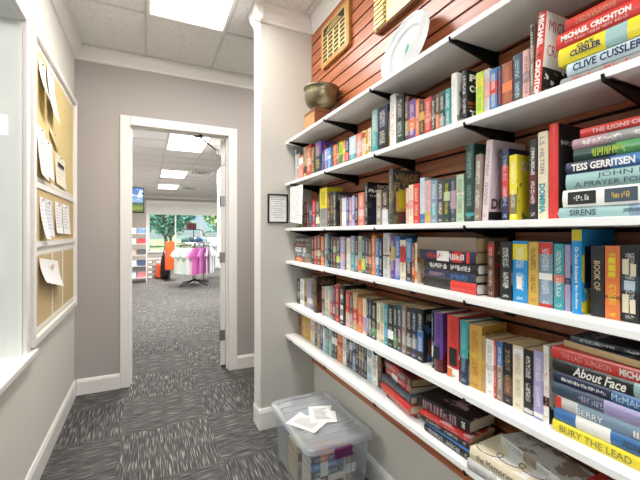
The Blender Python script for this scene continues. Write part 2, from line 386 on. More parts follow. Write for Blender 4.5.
base('baseboard_left', (XL, YB), (XL, YE), (1, 0))
base('baseboard_end', (XL + .016, YE), (DX0 - .073, YE), (0, -1)); base('baseboard_end_right', (DX1 + .078, YE), (2.5, YE), (0, -1))
base('baseboard_pier', (.636, YP), (XW, YP), (0, -1), .13); base('baseboard_pier_side', (.6515, YP + .0005), (.6515, YP + .125), (-1, 0), .13)
base('baseboard_right', (XW, YB), (XW, YP), (-1, 0)); base('baseboard_far', (FX0, FY), (7, FY), (0, -1)); base('baseboard_partition', (1.18, YE + .13), (1.18, 6.3), (-1, 0))
# white corner bead down the pier's side face
shell('trim_7', M_white, (.642, .6515, YP - .001, YP + .126, .13, ZC - .1))

# ceiling grid bars
M_tbar = mat('ceiling_grid_paint', '#cfcecb', .5)
g = MB()
def tb(x0, x1, y0, y1): g.box(x0, x1, y0, y1, ZC - .006, ZC + .001)
for x in (-.011, .503): tb(x - .009, x + .009, YB, YE)
for x in (.93,): tb(x - .007, x + .007, YB, YP)
for y in (2.62, 1.40, .18, -1.04): tb(XL, XW, y - .009, y + .009)
tb(XL + .05, .66, 3.235, 3.250); tb(.66, 2.5, 2.615, 2.63); tb(.66, 2.5, 3.235, 3.25)
struct(g.build('trim_8', M_tbar))
g = MB()
for x in (-.34, .27, .88, 1.49, 2.10, 2.71): tb(x - .012, x + .012, YE + .13, FY)
for k in range(20): y = 3.66 + k * .61; tb(FX0, 4, y - .012, y + .012)
struct(g.build('trim_9', M_tbar))

# ceiling light panels
def diffuser_mat(name, e):
    m, nt, b = new_mat(name); b.inputs['Base Color'].default_value = (1, 1, 1, 1)
    b.inputs['Emission Color'].default_value = (1, .985, .96, 1); b.inputs['Emission Strength'].default_value = e; return m
M_diff = diffuser_mat('lit_diffuser', 3.0)
def ceiling_light(x0, x1, y0, y1, watts, label, group):
    t = empty('ceiling_light', ((x0 + x1) / 2, (y0 + y1) / 2, ZC)); tag(t, label, 'ceiling light', group)
    hx, hy = (x1 - x0) / 2, (y1 - y0) / 2; f = MB()
    for a in ((-hx, hx, -hy, -hy + .018), (-hx, hx, hy - .018, hy), (-hx, -hx + .018, -hy + .018, hy - .018), (hx - .018, hx, -hy + .018, hy - .018)):
        f.box(*a, -.014, -.0005)
    f.build('frame', M_white, t); box('diffuser', -hx + .018, hx - .018, -hy + .018, hy - .018, -.008, -.001, M_diff, t)
    l = bpy.data.lights.new('panel_glow', 'AREA'); l.shape = 'RECTANGLE'; l.size = 2 * hx - .06; l.size_y = 2 * hy - .06; l.energy = watts; l.color = (1, .975, .94)
    lo = bpy.data.objects.new('panel_glow', l); COL.objects.link(lo); lo.parent = t; lo.location = (0, 0, -.02)
    return t
ceiling_light(-.002, .494, 1.41, 2.611, PANEL, 'white light panel in the corridor ceiling, before the doorway', 'corridor ceiling panels')
ceiling_light(-.002, .494, -1.03, .17, PANEL, 'added white light panel in the corridor ceiling behind the viewer', 'corridor ceiling panels')  # out of view, added to light walls and spines from the camera side
ceiling_light(1.3, 1.9, 2.45, 3.1, PANEL * .5, 'small light panel over the passage behind the pier', 'corridor ceiling panels')
ceiling_light(-2.2, -1.6, .8, 2.0, PANEL * 2.2, 'unseen light panel added in the office ceiling beyond the pass-through window', 'added office panels')  # added lamp, never in view, brightens the office wall
for (y0, lab) in ((5.48, 'nearest of the lit ceiling panels seen through the doorway'), (8.85, 'middle one of the lit ceiling panels seen through the doorway'),
                  (11.50, 'farthest lit ceiling panel, by the shop window')):
    ceiling_light(.284, .868, y0, y0 + 1.22, PANEL_FAR, lab, 'far room ceiling panels')
for y0 in (5.48, 8.85, 11.5): ceiling_light(3.3, 3.9, y0, y0 + 1.22, PANEL_FAR, 'ceiling panel deeper in the far room, right of the doorway view', 'far room ceiling panels')

# door opening: casing, jambs, leaf
c = MB(); CW = .073
for yy in ((YE - .016, YE), (YE + .12, YE + .136)):
    c.box(DX0 - CW, DX0, yy[0], yy[1], 0, DZ + .073); c.box(DX1, DX1 + CW + .004, yy[0], yy[1], 0, DZ + .073); c.box(DX0, DX1, yy[0], yy[1], DZ, DZ + .073)
struct(c.build('trim_10', M_white, bevel=.004))
c = MB(); c.box(DX0 - .02, DX0, YE, YE + .12, 0, DZ + .02); c.box(DX1, DX1 + .02, YE, YE + .12, 0, DZ + .02); c.box(DX0, DX1, YE, YE + .12, DZ, DZ + .02)
c.box(DX0, DX0 + .012, YE + .04, YE + .075, 0, DZ); c.box(DX1 - .012, DX1, YE + .04, YE + .075, 0, DZ); c.box(DX0 + .012, DX1 - .012, YE + .04, YE + .075, DZ - .012, DZ)
struct(c.build('trim_11', M_white))
dr = empty('door_1', (DX1 - .004, YE + .125, 0), (0, 0, math.radians(-13))); struct(dr)
# leaf runs along +y from the hinge, slightly past square
lf = MB(); Wd = .78; lf.box(-.045, 0, .004, .004 + Wd, .008, .95); lf.box(-.045, 0, .004, .16, .95, DZ - .006); lf.box(-.045, 0, Wd - .15, Wd + .004, .95, DZ - .006); lf.box(-.045, 0, .16, Wd - .15, 1.95, DZ - .006)
lf.build('door_leaf', M_white, dr, bevel=.002)
box('glass_pane', -.026, -.018, .16, Wd - .15, .95, 1.95, M_glass, dr)
for z in (.29, 1.02, 1.55, 1.93):
    h = MB(); h.box(-.042, -.003, -.0025, .004, z - .048, z + .048); h.tube([(-.047, -.004, z - .05), (-.047, -.004, z + .05)], .0065)
    h.build('hinge', M_steel, dr)
dh = MB(); dh.tube([(-.045, Wd - .06, .98), (-.1, Wd - .06, .98), (-.1, Wd - .17, .98)], .009); dh.build('door_handle', M_steel, dr)
# door closer: body on leaf, two arms up to the head
cl = empty('door_closer', (.655, YE + .333, 2.03), (0, 0, math.radians(-13))); tag(cl, 'folding arm door closer with black arms across the top of the open doorway', 'door closer')
MB().box(-.042, -.012, -.09, .10, -.02, .028).build('closer_body', M_steel, cl, bevel=.004)
inv = (Matrix.Translation((.655, YE + .333, 2.03)) @ Matrix.Rotation(math.radians(-13), 4, 'Z')).inverted()
e0 = inv @ Vector((xz(199, 126.5, YE + .06)[0], YE + .06, DZ - .014)); ex, ez = xz(206, 142, YE + .27); el = inv @ Vector((ex, YE + .27, ez)); ee = Vector((-.03, 0, .03))
MB().tube([e0, el], .007).build('arm', M_black, cl); MB().tube([el, ee], .007).build('arm', M_black, cl)
MB().box(e0.x - .04, e0.x + .03, e0.y - .02, e0.y + .02, e0.z - .006, e0.z + .012).build('head_bracket', M_blackp, cl)

# pass-through window: casing, pane, sill
c = MB()
for q in ((XL, XL + .018, OY1, OY1 + .05, OZ0, OZ1 + .09), (XL, XL + .018, OY0 - .1, OY1, OZ1, OZ1 + .09), (XL, XL + .018, OY0 - .1, OY0, OZ0, OZ1)): c.box(*q)
wf = c.build('window_1', M_white, bevel=.003); struct(wf)
wj = MB(); wj.box(XL - .12, XL, OY1 - .004, OY1, OZ0, OZ1); wj.box(XL - .12, XL, OY0, OY1 - .004, OZ1 - .004, OZ1); wj.box(XL - .12, XL, OY0, OY0 + .004, OZ0, OZ1 - .004)
wj.build('window_frame', M_white, wf)
box('glass_pane', XL - .016, XL - .010, OY0 + .004, OY1 - .004, OZ0, OZ1 - .004, M_glass, wf)
sl_ = box('window_sill', XL - .12, XL + .038, OY0 - .12, OY1 + .10, OZ0 - .03, OZ0 - .0005, M_white, wf, bevel=.005)
box('window_apron', XL, XL + .014, OY0 - .1, OY1 + .085, OZ0 - .085, OZ0 - .03, M_wall_l, wf)

# far window: frame, mullions, panes, shades
wf = MB()
wf.box(WX0 - .07, WX0, FY - .02, FY, WZ0 - .06, WZ1 + .08); wf.box(WX1, WX1 + .07, FY - .02, FY, WZ0 - .06, WZ1 + .08); wf.box(WX0, WX1, FY - .02, FY, WZ1, WZ1 + .08)
wf.box(WX0 - .07, WX1 + .07, FY - .06, FY, WZ0 - .06, WZ0)
for x in (WX0, .97, 1.93, 2.87, WX1 - .05): wf.box(x, x + .05, FY + .03, FY + .08, WZ0, WZ1)
wf.box(WX0, WX1, FY + .03, FY + .08, WZ0, WZ0 + .05); wf.box(WX0, WX1, FY + .03, FY + .08, WZ1 - .05, WZ1)
wfo = struct(wf.build('window_2', M_white))
box('glass_pane', WX0, WX1, FY + .05, FY + .056, WZ0, WZ1, M_glass, wfo)
M_shade = mat('white_shade_fabric', '#efede8', .9, trans=.35)
for i in range(7):
    x0 = WX0 + .01 + i * .482
    s_ = empty('window_shade', (x0 + .235, FY + .012, WZ1)); tag(s_, 'white fabric blind drawn a quarter down over the shop window', 'window blind', 'blinds of the shop window')
    box('fabric', -.2405, .2405, -.002, .002, -.44, -.03, M_shade, s_); box('roller', -.235, .235, -.018, .012, -.03, 0, M_white, s_)
    box('bottom_rail', -.232, .232, -.006, .006, -.455, -.44, M_white, s_)

# outdoors: lawn, path, trees
M_lawn = mat('lawn_grass', '#a9bd86', .95, var=.2, vscale=2)
struct(box('floor_lawn', -30, 45, FY + .2, 80, -.3, -.05, M_lawn))
struct(box('floor_terrace', -30, 30, -40, YB - .15, -.3, -.05, mat('pale_concrete_path', '#d8d6cf', .9)))
struct(box('floor_path', -30, 45, FY + 3.2, FY + 8.5, -.05, -.03, mat('pale_concrete_path', '#d8d6cf', .9)))
M_leaf = mat('teal_green_foliage', '#5f9c86', .8, var=.35, vscale=1.2); M_leaf2 = mat('yellow_green_foliage', '#97b278', .8, var=.3, vscale=1.2); M_bark = mat('tree_bark', '#5c5648', .9)
def tree(x, y, h, r, m, label, group='trees outside the shop window', trunk=1.6):
    t = empty('tree', (x, y, -.05)); tag(t, label, 'tree', group)
    b = MB(); b.tube([(0, 0, 0), (.06, 0, trunk * .6), (-.05, .05, trunk), (.05, 0, h * .7)], [.16, .12, .1, .04])
    for k in range(4):
        a = k * 1.7; b.tube([(0, 0, trunk * .8), (math.cos(a) * r * .4, math.sin(a) * r * .3, trunk + h * .2), (math.cos(a) * r * .7, math.sin(a) * r * .6, trunk + h * .36)], [.08, .05, .02])
    b.build('trunk', M_bark, t)
    lv = MB()
    for k in range(1500):
        while True:
            p = Vector((random.uniform(-1, 1), random.uniform(-1, 1), random.uniform(-1, 1)))
            if .15 < p.length < 1: break
        c_ = Vector((p.x * r, p.y * r, trunk + (h - trunk) * (.5 + .52 * p.z)))
        u = Vector((random.gauss(0, 1), random.gauss(0, 1), random.gauss(0, 1))).normalized(); v = u.orthogonal().normalized(); s = random.uniform(.10, .24)
        lv.add([c_ - u * s, c_ + v * s * .6, c_ + u * s, c_ - v * s * .6], [(0, 1, 2, 3)])
    lv.build('foliage', m, t); return t
tree(1.0, 24.5, 5.2, 2.0, M_leaf, 'bushy teal green tree left in the shop window', trunk=1.3)
tree(5.7, 27, 5.5, 2.3, M_leaf2, 'yellow green tree in the right half of the shop window', trunk=1.2)
for k, (x, y) in enumerate(((-3.2, 34), (2.0, 37), (7.2, 36), (12.6, 38), (-8.6, 37))):
    tree(x, y, 7 + (k % 2), 2.55, (M_leaf, M_leaf2)[k % 2 == 1], ('tall teal green tree in the back row outside', 'tall yellow green tree in the back row outside')[k % 2 == 1], trunk=.9)

# ================================================================== SLATWALL AND SHELVES
SL = empty('slatwall', (XW, 0, 0)); tag(SL, 'cherry wood slatwall panel with dark horizontal grooves behind the bookshelves', 'wall panel')
b = MB(); zb, ztop = .380, 2.588; Y0, Y1 = -1.2, YP - .001
gz = [.487 + .07 * k for k in range(31)]
gz = [z for z in gz if zb < z < ztop - .01]
edges = [zb] + [v for z in gz for v in (z - .0048, z + .0048)] + [ztop]
slats = MB()
for i in range(0, len(edges), 2): slats.box(XS_ - XW, -.0075, Y0, Y1, edges[i], edges[i + 1])
slats.build('slat_boards', M_cherry, SL)
box('groove_backing', -.0073, -.0002, Y0, Y1, zb, ztop, M_groove, SL)

SH = {}; SB = [1.827, 1.557, 1.264, 1.051, .773, .568]; TH = .018
ords = ['top', 'second', 'third', 'fourth', 'fifth', 'lowest']
for i, z in enumerate(SB):
    o = box('shelf', XF, XS_ - .0005, -1.1, YP - .004, z, z + TH, M_shelf, bevel=.0015)
    tag(o, ['top white shelf, holding the bowl and the china plate', 'second white shelf from the top, bearing the red, yellow and blue stack',
            'third white shelf from the top, near eye level', 'fourth white shelf from the top, bearing the short stack of five',
            'fifth white shelf from the top, carrying the yellow-bottomed stack', 'lowest white shelf, above the plastic storage bin'][i], 'shelf', 'white slatwall shelves')
    SH[i] = z + TH
def bracket(i, y, k):
    z = SB[i]; t = empty('shelf_bracket', (XS_ - .0005, y, z))
    where = ['closest to the pier', 'second from the pier', 'third from the pier', 'fourth from the pier', 'nearest the viewer']
    tag(t, 'black steel bracket under the %s shelf, %s' % (ords[i], where[k]), 'shelf bracket', 'black shelf brackets')
    L_ = XS_ - XF
    a = MB(); a.prism([(-.002, -.003, -.0008), (-L_ + .001, -.003, -.0008), (-L_ - .004, -.003, .008), (-L_ - .006, -.003, .007), (-L_ - .002, -.003, -.007), (-L_ + .02, -.003, -.010), (-.05, -.003, -.034), (-.002, -.003, -.048)], (0, .006, 0))
    a.box(-L_ + .012, -.002, -.009, .009, -.0035, -.0006)
    a.build('arm', M_black, t); MB().box(-.003, 0, -.016, .016, -.056, -.0008).build('back_plate', M_black, t)
BY = {0: (2.14, 1.65, 1.225, .80, .37), 1: (2.12, 1.64, 1.195, .745, .40)}
for i in range(6):
    for k, y in enumerate(BY.get(i, (2.12, 1.64, 1.195, .745, .33))): bracket(i, y, k)

# ================================================================== BOOKS
BOOKS = []
def make_book(H, T, D, kind, base, band='', ink='white', bc=.5, bh=0.0, marks=1, pg=0, texts=(), ctexts=(), m=None):
    """local frame: spine at x=0 facing -x, thickness along y, height along z, front cover on -y"""
    hb = kind == 'hardback'
    t = empty(kind + '_book', (0, 0, 0)); bd = .0026 if hb else .0009; r = min(.004, T * .14) if hb else .0012; gap = .003 if hb else .0006
    N = 6; half = T / 2
    out = [(D, -half)] + [(r * (1 - math.cos(PI / 2 * (1 - abs(-1 + 2 * k / N)))) if False else r * ((-1 + 2 * k / N) ** 2), -half + T * k / N) for k in range(N + 1)] + [(D, half)]
    ih = half - bd
    inn = [(D, -ih)] + [(bd + r * ((-1 + 2 * k / N) ** 2), -ih + 2 * ih * k / N) for k in range(N + 1)] + [(D, ih)]
    n = len(out); v = []
    for z in (0, H):
        v += [(x, y, z) for x, y in out] + [(x, y, z) for x, y in inn]
    f = []
    for i in range(n - 1):
        f.append((i, i + 1, 2*n + i + 1, 2*n + i)); f.append((n + i, n + i + 1, 3*n + i + 1, 3*n + i))
        f.append((i, i + 1, n + i + 1, n + i)); f.append((2*n + i, 2*n + i + 1, 3*n + i + 1, 3*n + i))
    for i in (0, n - 1): f.append((i, n + i, 3*n + i, 2*n + i))
    mb = MB(); mb.add(v, f)
    mm = m or cover_mat(base, band or base, ink, bc, bh, marks, .3 if hb else .4, T)
    mb.build('cover', mm, t)
    MB().box(bd + r + .0004, D - gap, -ih + .0002, ih - .0002, gap, H - gap).build('pages', M_pg[pg], t)
    for s, fz, lz, ft, lt, colr, *o in texts:      # spine lettering, fz measured from the top of the book
        lettering(s, inkmat(colr), t, (-.00015, half * 2 * (ft - .5), H * (1 - fz)), (0, 0, -1), (0, -1, 0), H * lz, T * lt, bold=o[0] if o else .02, ital=len(o) > 1)
    for s, fx, lx, fz, lz, colr, *o in ctexts:     # front cover lettering
        lettering(s, inkmat(colr), t, (D * fx, -half - .0009, H * fz), (1, 0, 0), (0, 0, 1), D * lx, H * lz, bold=o[0] if o else .03)
    return t

ROWS = {  # row: shelf index, spine plane x (left, right)
 'A': (1, .872, .862), 'B': (2, .872, .858), 'C': (3, .868, .876), 'D': (4, .885, .858), 'E': (5, .898, .885)}
ROWWORD = {'A': 'second shelf down', 'B': 'third shelf down', 'C': 'fourth shelf down', 'D': 'fifth shelf down', 'E': 'lowest shelf'}
# x0 x1 ytop kind(p/h) base / band / ink / bandcentre bandhalf [pg] [lean pixels at the top]
DATA = {}
DATA['A'] = """
291.3 296.2 151 p;pale blue;white;grey;.8 .1
296.2 299.2 154 p;pale grey;pink;dark grey;.3 .2
299.2 303 156 p;salmon;white;white;.8 .12
303 306 147 h;tan;dark brown;dark brown;.3 .1
306 311 145 p;red;pink;white;.5 .1
311 314.3 147 p;olive;brown;yellow;.5 .2
314.5 320.6 142 h;purple;navy;yellow;.3 .3;d
320.9 324 153 p;navy;blue;white;.6 .2
324 327.6 152.5 p;lavender;purple;white;.3 .2
327.6 330.6 150.6 p;bright blue;white;white;.6 .06
330.6 333 150 p;navy;black;pale blue;.3 .1
333 336.4 147.7 p;orange;red;cream;.3 .1
336.4 339 148 p;brown;tan;white;.5 .1
339 342.3 145.5 p;lime green;green;dark green;.3 .2
342.3 345.2 143 p;orange;yellow;white;.6 .1
345.2 348.8 142 p;navy;red;white;.35 .15
349 355.6 136.9 p;pale blue;teal;white;.2 .15
356 361.8 133.2 p;salmon;pink;white;.5 .2
362 365 132 p;cream;red;brown;.85 .1
365 368 131.5 p;gold;cream;brown;.4 .1
368 371 131 p;cream;tan;brown;.3 .1
371 376.7 110 h;pale teal;teal;white;.3 .2
376.9 387 106.3 h;navy;black;white;.3 .2;Ta
387 389.2 112 p;gold;cream;brown;.6 .2
389.2 395.3 94.7 h;white;pink;grey;.5 .0
395.4 403.2 94.7 h;black;dark green;white;.3 .2
403.4 408.3 97 p;brown;tan;white;.35 .15
408.3 415.2 100 p;purple;orange;white;.45 .13
415.2 419 99.5 p;orange;salmon;cream;.5 .2
419 424 100 p;dark brown;gold;gold;.6 .1
424 431 97.8 p;red;salmon;cream;.5 .1
431 435.3 97 p;black;grey;white;.5 .05
435.3 439 94 p;brown;orange;cream;.3 .2
439 444.3 92 p;dark green;grey;white;.2 .2
444.3 450.4 89 p;teal;pale teal;white;.1 .1
450.6 456.4 73.4 h;white;grey;pale grey;.5 .0
461.5 466.6 70.6 h;black;black;white;.2 .1;Tpc
475.6 483 72.3 p;lime green;yellow;green;.8 .1
483 489.3 69.5 p;pale grey;pink;mauve;.6 .2
489.3 497 68.8 p;blue;red;white;.6 .14
497.7 501.6 68 p;navy;maroon;red;.4 .2
501.8 511.8 65 p;rust;orange;orange;.5 .1
512.6 521.6 54.4 p;slate;dark grey;pale blue;.2 .1
522.2 529.6 50 p;pink;mauve;maroon;.5 .1
529.8 533.6 24.5 h;taupe;black;white;.85 .12
"""
DATA['B'] = """
296 300 206 p;black;olive;white;.3 .2
300 304 206 p;olive;dark brown;cream;.4 .2
304 306.6 202 p;dark brown;black;white;.5 .1
306.6 308.6 202 p;salmon;red;white;.5 .1
308.6 311.7 203 p;blue;pale blue;white;.6 .1
311.7 315.6 199.5 p;red;maroon;white;.3 .1
315.6 319.3 199 p;dark grey;cream;white;.25 .12
319.5 327 188 p;yellow;grey;dark grey;.23 .25
327 330 193 p;maroon;navy;cream;.3 .1
330 333 192 p;black;olive;gold;.5 .1
333 335.7 191.7 p;dark grey;black;white;.3 .05
339.9 341.4 198 p;rust;brown;cream;.3 .1
341.4 346 198 p;pale blue;white;white;.3 .2
346 349 197 p;purple;navy;white;.3 .1
349 351.7 197.5 p;mauve;pink;white;.3 .1
351.7 354.4 196 p;lavender;purple;white;.3 .1
354.4 358 194.5 p;black;navy;white;.5 .1
358 364.2 192.8 p;salmon;pink;white;.4 .1
364.6 367.2 182 h;black;dark grey;white;.3 .1;Tdf
376 381.2 190 p;taupe;grey;white;.3 .1
381.3 388 189 p;dark brown;pale grey;white;.2 .23
388 392.2 169.5 h;dark grey;olive;tan;.5 .1;Tvf
405.6 408.4 188 p;pink;salmon;white;.5 .1
408.4 413 184.8 p;cream;pink;red;.5 .1
413 419.2 183.6 p;bright red;red;cream;.5 .0
419.7 424.5 177.8 p;pale blue;blue;light green;.1 .12
424.5 430.4 180.5 p;pink;gold;grey;.15 .12
430.4 437 180 p;grey blue;teal;white;.3 .1
437 443.3 179.7 p;dark grey;brown;white;.3 .1
443.3 449.6 178.7 p;dark green;light green;yellow;.6 .1
449.6 455.8 176.7 p;dark grey;mauve;lavender;.5 .2
456 463.6 174.7 p;light green;cream;dark grey;.6 .02
464.4 473.2 144 h;dark green;teal;pale teal;.1 .02
473.4 480.3 155 h;taupe;brown;white;.5 .0;L1.5
481 487.5 141.6 h;pale pink;pale pink;dark grey;.04 .06;L5;Tdi
501.2 508.2 149 p;navy;red;pale blue;.55 .22
509 516.8 155 p;yellow;olive;white;.25 .15
528.8 536.4 139.4 p;black;maroon;white;.4 .2
537 547.6 131.7 h;cream;white;grey;.5 .0;Tls
548.2 558 123.9 h;bright red;red;red;.5 .0;Tmk
"""
DATA['C'] = """
311.2 314 237 p;black;maroon;white;.4 .1
314 316.6 236 p;red;salmon;white;.4 .1
316.6 320.4 235 p;brown;light green;white;.4 .1
320.4 324 236.5 p;orange;brown;white;.4 .1
324 327.3 234 h;grey blue;dark grey;white;.3 .1
327.3 330 234.5 p;black;dark green;white;.3 .1
330 332.7 236 p;dark green;black;cream;.4 .1
332.7 336 237 p;maroon;light green;white;.6 .1
336 340 237.5 p;dark grey;lime green;white;.3 .1
340 344.6 237 p;lavender;pink;white;.4 .1
344.6 346 238 p;black;black;white;.4 .1
346.2 350.2 238 p;cream;white;grey;.4 .1
350.5 354.5 236 p;grey blue;teal;white;.3 .2
354.6 357.9 238 p;maroon;grey;white;.3 .2
357.9 361.5 236.3 p;light green;orange;dark green;.2 .15
361.5 365 236.5 p;slate;lime green;white;.25 .15
365 368.1 238 p;dark grey;grey;white;.4 .1
368.1 371.4 239 p;brown;orange;white;.4 .1
371.4 375.1 235.2 p;orange;salmon;white;.4 .1
375.1 378.6 238.5 p;mid blue;pale blue;white;.4 .1
378.6 382.1 239 p;navy;black;white;.3 .1
382.3 388.8 233 h;pale grey;brown;dark grey;.5 .02
389 394.8 236.5 p;purple;gold;cream;.6 .16
394.8 399.8 236.5 p;blue;lavender;white;.3 .2
399.8 405.5 240 p;cream;red;brown;.65 .2
405.7 411.6 238.7 p;mid blue;black;white;.25 .22
411.6 414.3 243 p;rust;orange;cream;.3 .1
414.3 417 243 p;cream;orange;rust;.2 .1
486.8 493.8 241.5 p;brown;red;cream;.85 .1
499.8 511.3 242 p;black;mauve;white;.5 .0;Tbk
512.3 527.4 241 p;bright blue;yellow;white;.82 .13;Tbb
528 538.2 242 p;gold;ochre;maroon;.1 .02;H
538.4 552.6 242 p;grey blue;red;white;.9 .09;Tgb
553.4 563.9 244 p;teal;salmon;white;.47 .06;H
564.3 570.4 245 p;lavender;navy;mauve;.45 .05
570.8 581.2 229.5 h;bright blue;yellow;white;.93 .065;Tob
590.4 604 246 p;black;dark brown;tan;.5 .0;Tbo;H
604.6 619.8 246 p;orange;rust;yellow;.3 .02;Tor;H
620.4 639.2 245.5 p;black;slate;pale grey;.5 .1;Tbw;H
639.8 661 244 p;slate;black;white;.5 .1;H
662 676 246 p;maroon;red;white;.5 .1;H
"""
DATA['D'] = """
297 300 278.8 p;black;grey;white;.4 .1
300 303.8 279 p;white;pale grey;grey;.3 .1
304 307 281 p;tan;brown;dark brown;.3 .1
307 310.4 281.5 p;lavender;white;grey;.3 .1
310.4 312.4 283 p;grey;white;dark grey;.3 .1
312.6 316.6 276 h;dark brown;brown;tan;.3 .15;Tdk
321.6 324.5 287 p;mauve;dark grey;white;.4 .2
324.5 329.6 287 p;light green;cream;dark green;.6 .3
329.6 332.6 286.5 p;grey blue;red;white;.3 .2
332.6 335.2 285.6 p;maroon;grey;white;.3 .1
335.2 339 285 p;red;dark brown;white;.3 .1
339.2 344.2 285 h;black;black;white;.5 .0;Tw
344.6 349.8 290.6 p;red;pink;cream;.2 .2;g1
349.8 352.4 292 p;dark grey;grey;white;.2 .2;g1
352.4 357.4 293 p;tan;red;white;.4 .2;g1
357.4 362.5 298 p;orange;bright red;cream;.4 .1;g1
362.5 366.2 299 p;cream;lavender;orange;.3 .2;g1
366.2 368.6 298.5 p;navy;grey;white;.3 .2;g1
368.6 371 299.5 p;slate;grey;white;.3 .2;g1
371 376.3 302 p;black;green;white;.2 .1;g1
376.4 380 303 p;cream;tan;grey;.4 .1;g1
380 384 303 p;light green;cream;brown;.3 .2;g1
384 387.4 304.5 p;teal;bright blue;white;.3 .1;g1
387.4 393.1 304.5 p;black;white;white;.3 .1;g1
393.1 397 305 p;dark green;green;white;.2 .1;g1
397 401.4 305 p;slate;maroon;white;.3 .2;g1
401.4 405.8 306 p;taupe;grey;white;.3 .1;g1
405.8 411.2 307.3 p;dark brown;grey;white;.3 .1;g1
411.3 416.5 308 p;navy;grey;white;.3 .1;g1
416.7 423 309 p;black;blue;white;.4 .2;g1
431.4 433 311 p;slate;white;white;.3 .1
433.3 442 312.6 h;purple;maroon;navy;.1 .12;Tpu
446.4 458 316 h;bright red;white;maroon;.08 .1;Trd
459 467.3 321.3 h;teal;navy;pale teal;.2 .22
467.8 481.6 325 p;ochre;gold;rust;.5 .1;g1;H
481.8 485.3 336.5 p;tan;gold;brown;.5 .1;g1
485.4 493.7 339.5 p;white;pale grey;grey;.5 .05;g1
493.8 496.2 340 p;bright red;red;white;.5 .05;g1
496.3 502.5 341.7 p;blue;taupe;white;.3 .3;g1
503 512.2 343.3 p;black;brown;tan;.3 .15;g1
512.4 523.2 346 p;cream;white;grey;.9 .05;g1;H
523.3 532.8 350 p;black;pale grey;white;.05 .03;g1;H
533.2 542.6 351 p;lavender;white;white;.07 .03;g1;H
542.9 549 346 p;white;black;salmon;.28 .06
"""
DATA['E'] = """
297 301.6 309 p;rust;brown;brown;.5 .1;g1
301.6 304.4 311 p;tan;gold;brown;.5 .1;g1
304.4 307.4 311 p;gold;tan;brown;.5 .1;g1
307.4 310.4 312 p;ochre;tan;brown;.5 .1
310.4 314.4 313 p;cream;pink;grey;.5 .1
314.4 317 315 p;slate;grey;white;.5 .1
317 320 315 p;tan;grey;white;.5 .1
320 322.6 316 p;navy;grey;white;.5 .1
322.6 324.6 317 p;pale blue;white;white;.5 .1
324.6 326.7 318 p;pale teal;grey;white;.5 .1
326.7 329 318 p;teal;grey;white;.5 .1
329 331.3 319 p;light green;grey;white;.5 .1
331.3 334 320 p;slate;white;white;.5 .1
334 336.9 321 p;dark green;white;white;.5 .1
337 342.3 320 p;orange;red;cream;.5 .05
342.3 346 324 p;white;pale grey;grey;.5 .1
346 349 326 p;black;grey;white;.5 .1
349 352.3 328 p;navy;pale blue;white;.6 .1
352.3 355.4 329 p;grey blue;navy;white;.5 .1
355.4 358.4 331 p;black;brown;white;.5 .1
358.4 361 333 p;brown;tan;white;.5 .1
361 364 334 p;slate;grey;white;.5 .1
364 366.8 336 p;dark brown;black;white;.5 .1
366.8 372 338 p;pale blue;white;slate;.5 .1
372 377.3 340 p;white;pale grey;slate;.5 .1
377.4 381.6 343 p;dark brown;brown;tan;.5 .1
"""
TXT = {
 'pc': ([], [('PAT', .44, .72, .86, .13, 'white', .05), ('CONROY', .52, .88, .66, .13, 'white', .05), ('THE', .34, .5, .2, .12, 'white', .05)]),
 'df': ([], [('DICK', .62, .5, .9, .08, 'white', .05), ('FRANCIS', .45, .8, .8, .08, 'white', .05), ('THE', .22, .28, .68, .05, 'pale grey')]),
 'vf': ([], [('VINCE', .5, .85, .87, .13, 'tan', .02), ('FLYNN', .5, .85, .70, .13, 'tan', .02)]),
 'ls': ([('L.S. HILTON', .27, .42, .5, .45, 'grey'), ('DOMINA', .76, .34, .5, .6, 'teal', .05)], []),
 'mk': ([], [('MRS KE', .35, .55, .80, .05, 'pale grey')]),
 'di': ([], [('DI', .2, .25, .22, .13, 'dark grey', .04)]),
 'ob': ([('On Ocean Boulevard', .42, .42, .42, .36, 'white'), ('Mary Alice Monroe', .80, .28, .45, .36, 'white')], []),
 'bo': ([('BOOK OF', .42, .42, .5, .5, 'tan', .03)], []),
}
def geom(row, x):
    s, xa, xb = ROWS[row]; t = min(1, max(0, (x - 290) / 350)); return xa + (xb - xa) * t
parsed = {}
